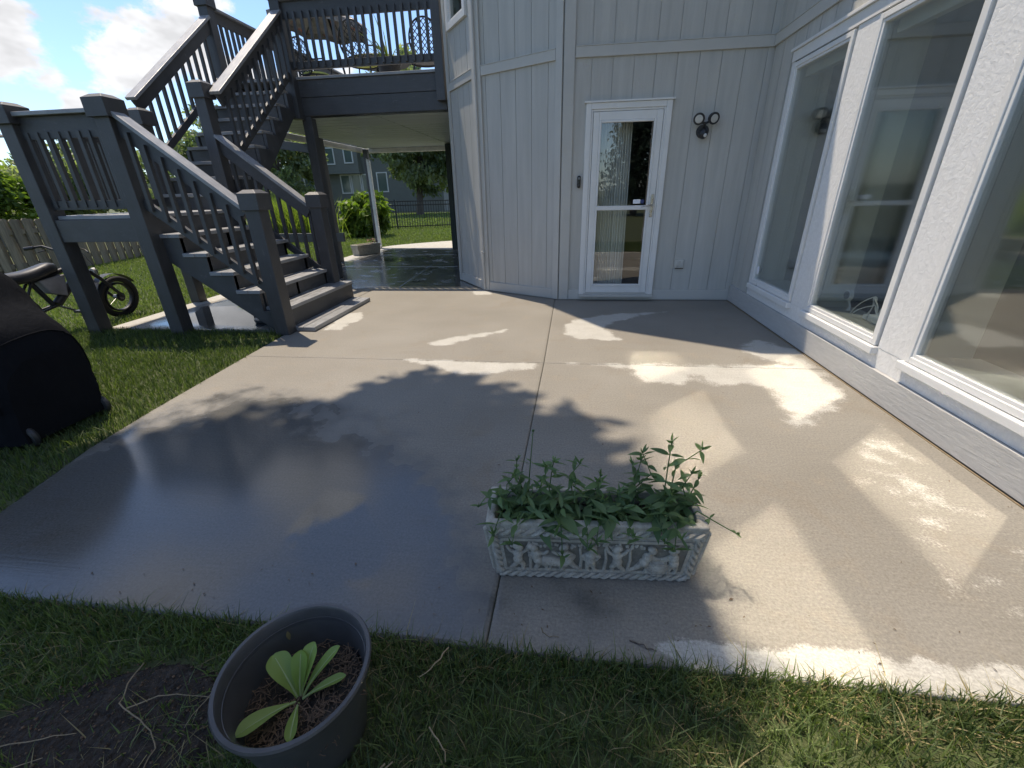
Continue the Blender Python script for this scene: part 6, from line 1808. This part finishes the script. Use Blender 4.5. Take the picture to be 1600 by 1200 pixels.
MB().lathe([(0, 0.70), (0.60, 0.70), (0.61, 0.715), (0.60, 0.73), (0, 0.73)], (-3.8, 9.9, zc), 36).build('table_top', 'dark_metal', tb, smooth=True)
MB().lathe([(0.05, 0.0), (0.05, 0.70)], (-3.8, 9.9, zc), 14).build('pedestal', 'dark_metal', tb, smooth=True); MB().lathe([(0, 0.0), (0.28, 0.0), (0.25, 0.04), (0.05, 0.06)], (-3.8, 9.9, zc), 24).build('base', 'dark_metal', tb, smooth=True)
um = empty('patio_umbrella', (-4.62, 10.1, zc), 'open patterned patio umbrella at the left of the upper deck', 'umbrella')
MB().tube([(-4.50, 10.1, zc), (-4.72, 10.1, 4.2), (-4.86, 10.1, 4.88)], 0.02, 10).build('pole', 'dark_metal', um, smooth=True)
MB().lathe([(0, 0.0), (0.24, 0.0), (0.22, 0.06), (0.03, 0.10)], (-4.50, 10.1, zc), 24).build('base', 'dark_metal', um, smooth=True)
tip = Vector((-4.88, 10.1, 4.90)); rimp = [Vector((-4.98 + 0.95 * math.cos(2 * math.pi * k / 8), 10.1 + 0.95 * math.sin(2 * math.pi * k / 8), 4.44 - 0.10 * math.cos(2 * math.pi * k / 8))) for k in range(8)]
for k in range(8):
    a, b_ = rimp[k], rimp[(k + 1) % 8]; mid = (a + b_) / 2 + Vector((0, 0, 0.035)) + (Vector((-4.98, 10.1, 4.44)) - (a + b_) / 2) * 0.06
    dn = Vector((0, 0, -0.10))
    MB().add([tip, a, mid, b_, a + dn, mid + dn, b_ + dn], [(0, 1, 2), (0, 2, 3), (1, 4, 5, 2), (2, 5, 6, 3)]).build('canopy_panel', 'canopy_cloth', um)
    MB().tube([tip - Vector((0, 0, 0.03)), a - Vector((0, 0, 0.012))], 0.008, 6).build('rib', 'dark_metal', um)
sp = empty('potted_plant', (-2.95, 8.15, zc), 'spiky arching plant in a dark pot behind the deck railing', 'plant')
MB().lathe([(0, 0), (0.13, 0), (0.18, 0.26), (0.20, 0.26), (0.20, 0.30), (0.17, 0.30), (0.16, 0.22), (0, 0.22)], (-2.95, 8.15, zc), 24).build('pot', 'black_plastic', sp, smooth=True)
for k in range(34):
    a = rng.uniform(0, 6.28); L_ = rng.uniform(0.35, 0.75); e = rng.uniform(0.5, 1.3)
    pts = []; p = Vector((-2.95 + 0.05 * math.cos(a), 8.15 + 0.05 * math.sin(a), zc + 0.24)); V = []
    for i in range(8):
        t = i / 7; ee = e - 1.1 * t * t; w = 0.013 * (1 - t) ** 0.6 + 0.0008
        V += [p + Vector((-math.sin(a), math.cos(a), 0)) * w, p - Vector((-math.sin(a), math.cos(a), 0)) * w]
        p = p + Vector((math.cos(a) * math.cos(ee), math.sin(a) * math.cos(ee), math.sin(ee))) * (L_ / 7)
    MB().add(V, [(2 * i, 2 * i + 1, 2 * i + 3, 2 * i + 2) for i in range(7)]).build('blade', 'lily_blade', sp, smooth=True)

# ------------------------------------------------------------------ crumbs and leaf bits lying on the concrete
V, F = [], []
r = np.random.default_rng(99)
for k in range(330):
    x = r.uniform(-2.6, 2.0); y = r.uniform(0.92, 5.5)
    if k < 90: y = r.uniform(0.91, 1.15)
    elif k < 150: x = 2.055 - abs(r.normal(0, 0.05)); y = r.uniform(1.0, 5.7)
    elif k < 190: y = 3.447 + r.normal(0, 0.012); x = r.uniform(-2.8, 2.0)
    a = r.uniform(0, 6.28); L_ = abs(r.normal(0.0025, 0.0028)) + 0.0018; w = L_ * r.uniform(0.2, 0.5); z = 0.0035
    dx, dy = math.cos(a) * L_, math.sin(a) * L_; px_, py_ = -math.sin(a) * w, math.cos(a) * w; i = len(V)
    V += [(x - dx, y - dy, z), (x + px_, y + py_, z + 0.002), (x + dx, y + dy, z + 0.003 * r.uniform(0, 1)), (x - px_, y - py_, z + 0.001)]
    F.append((i, i + 1, i + 2, i + 3))
big_mesh('patio_litter', np.array(V), np.array(F), 'mulch', (0, 3, 0), None, None, label='scattered specks of dry leaf on the concrete patio', cat='litter', kind='stuff')
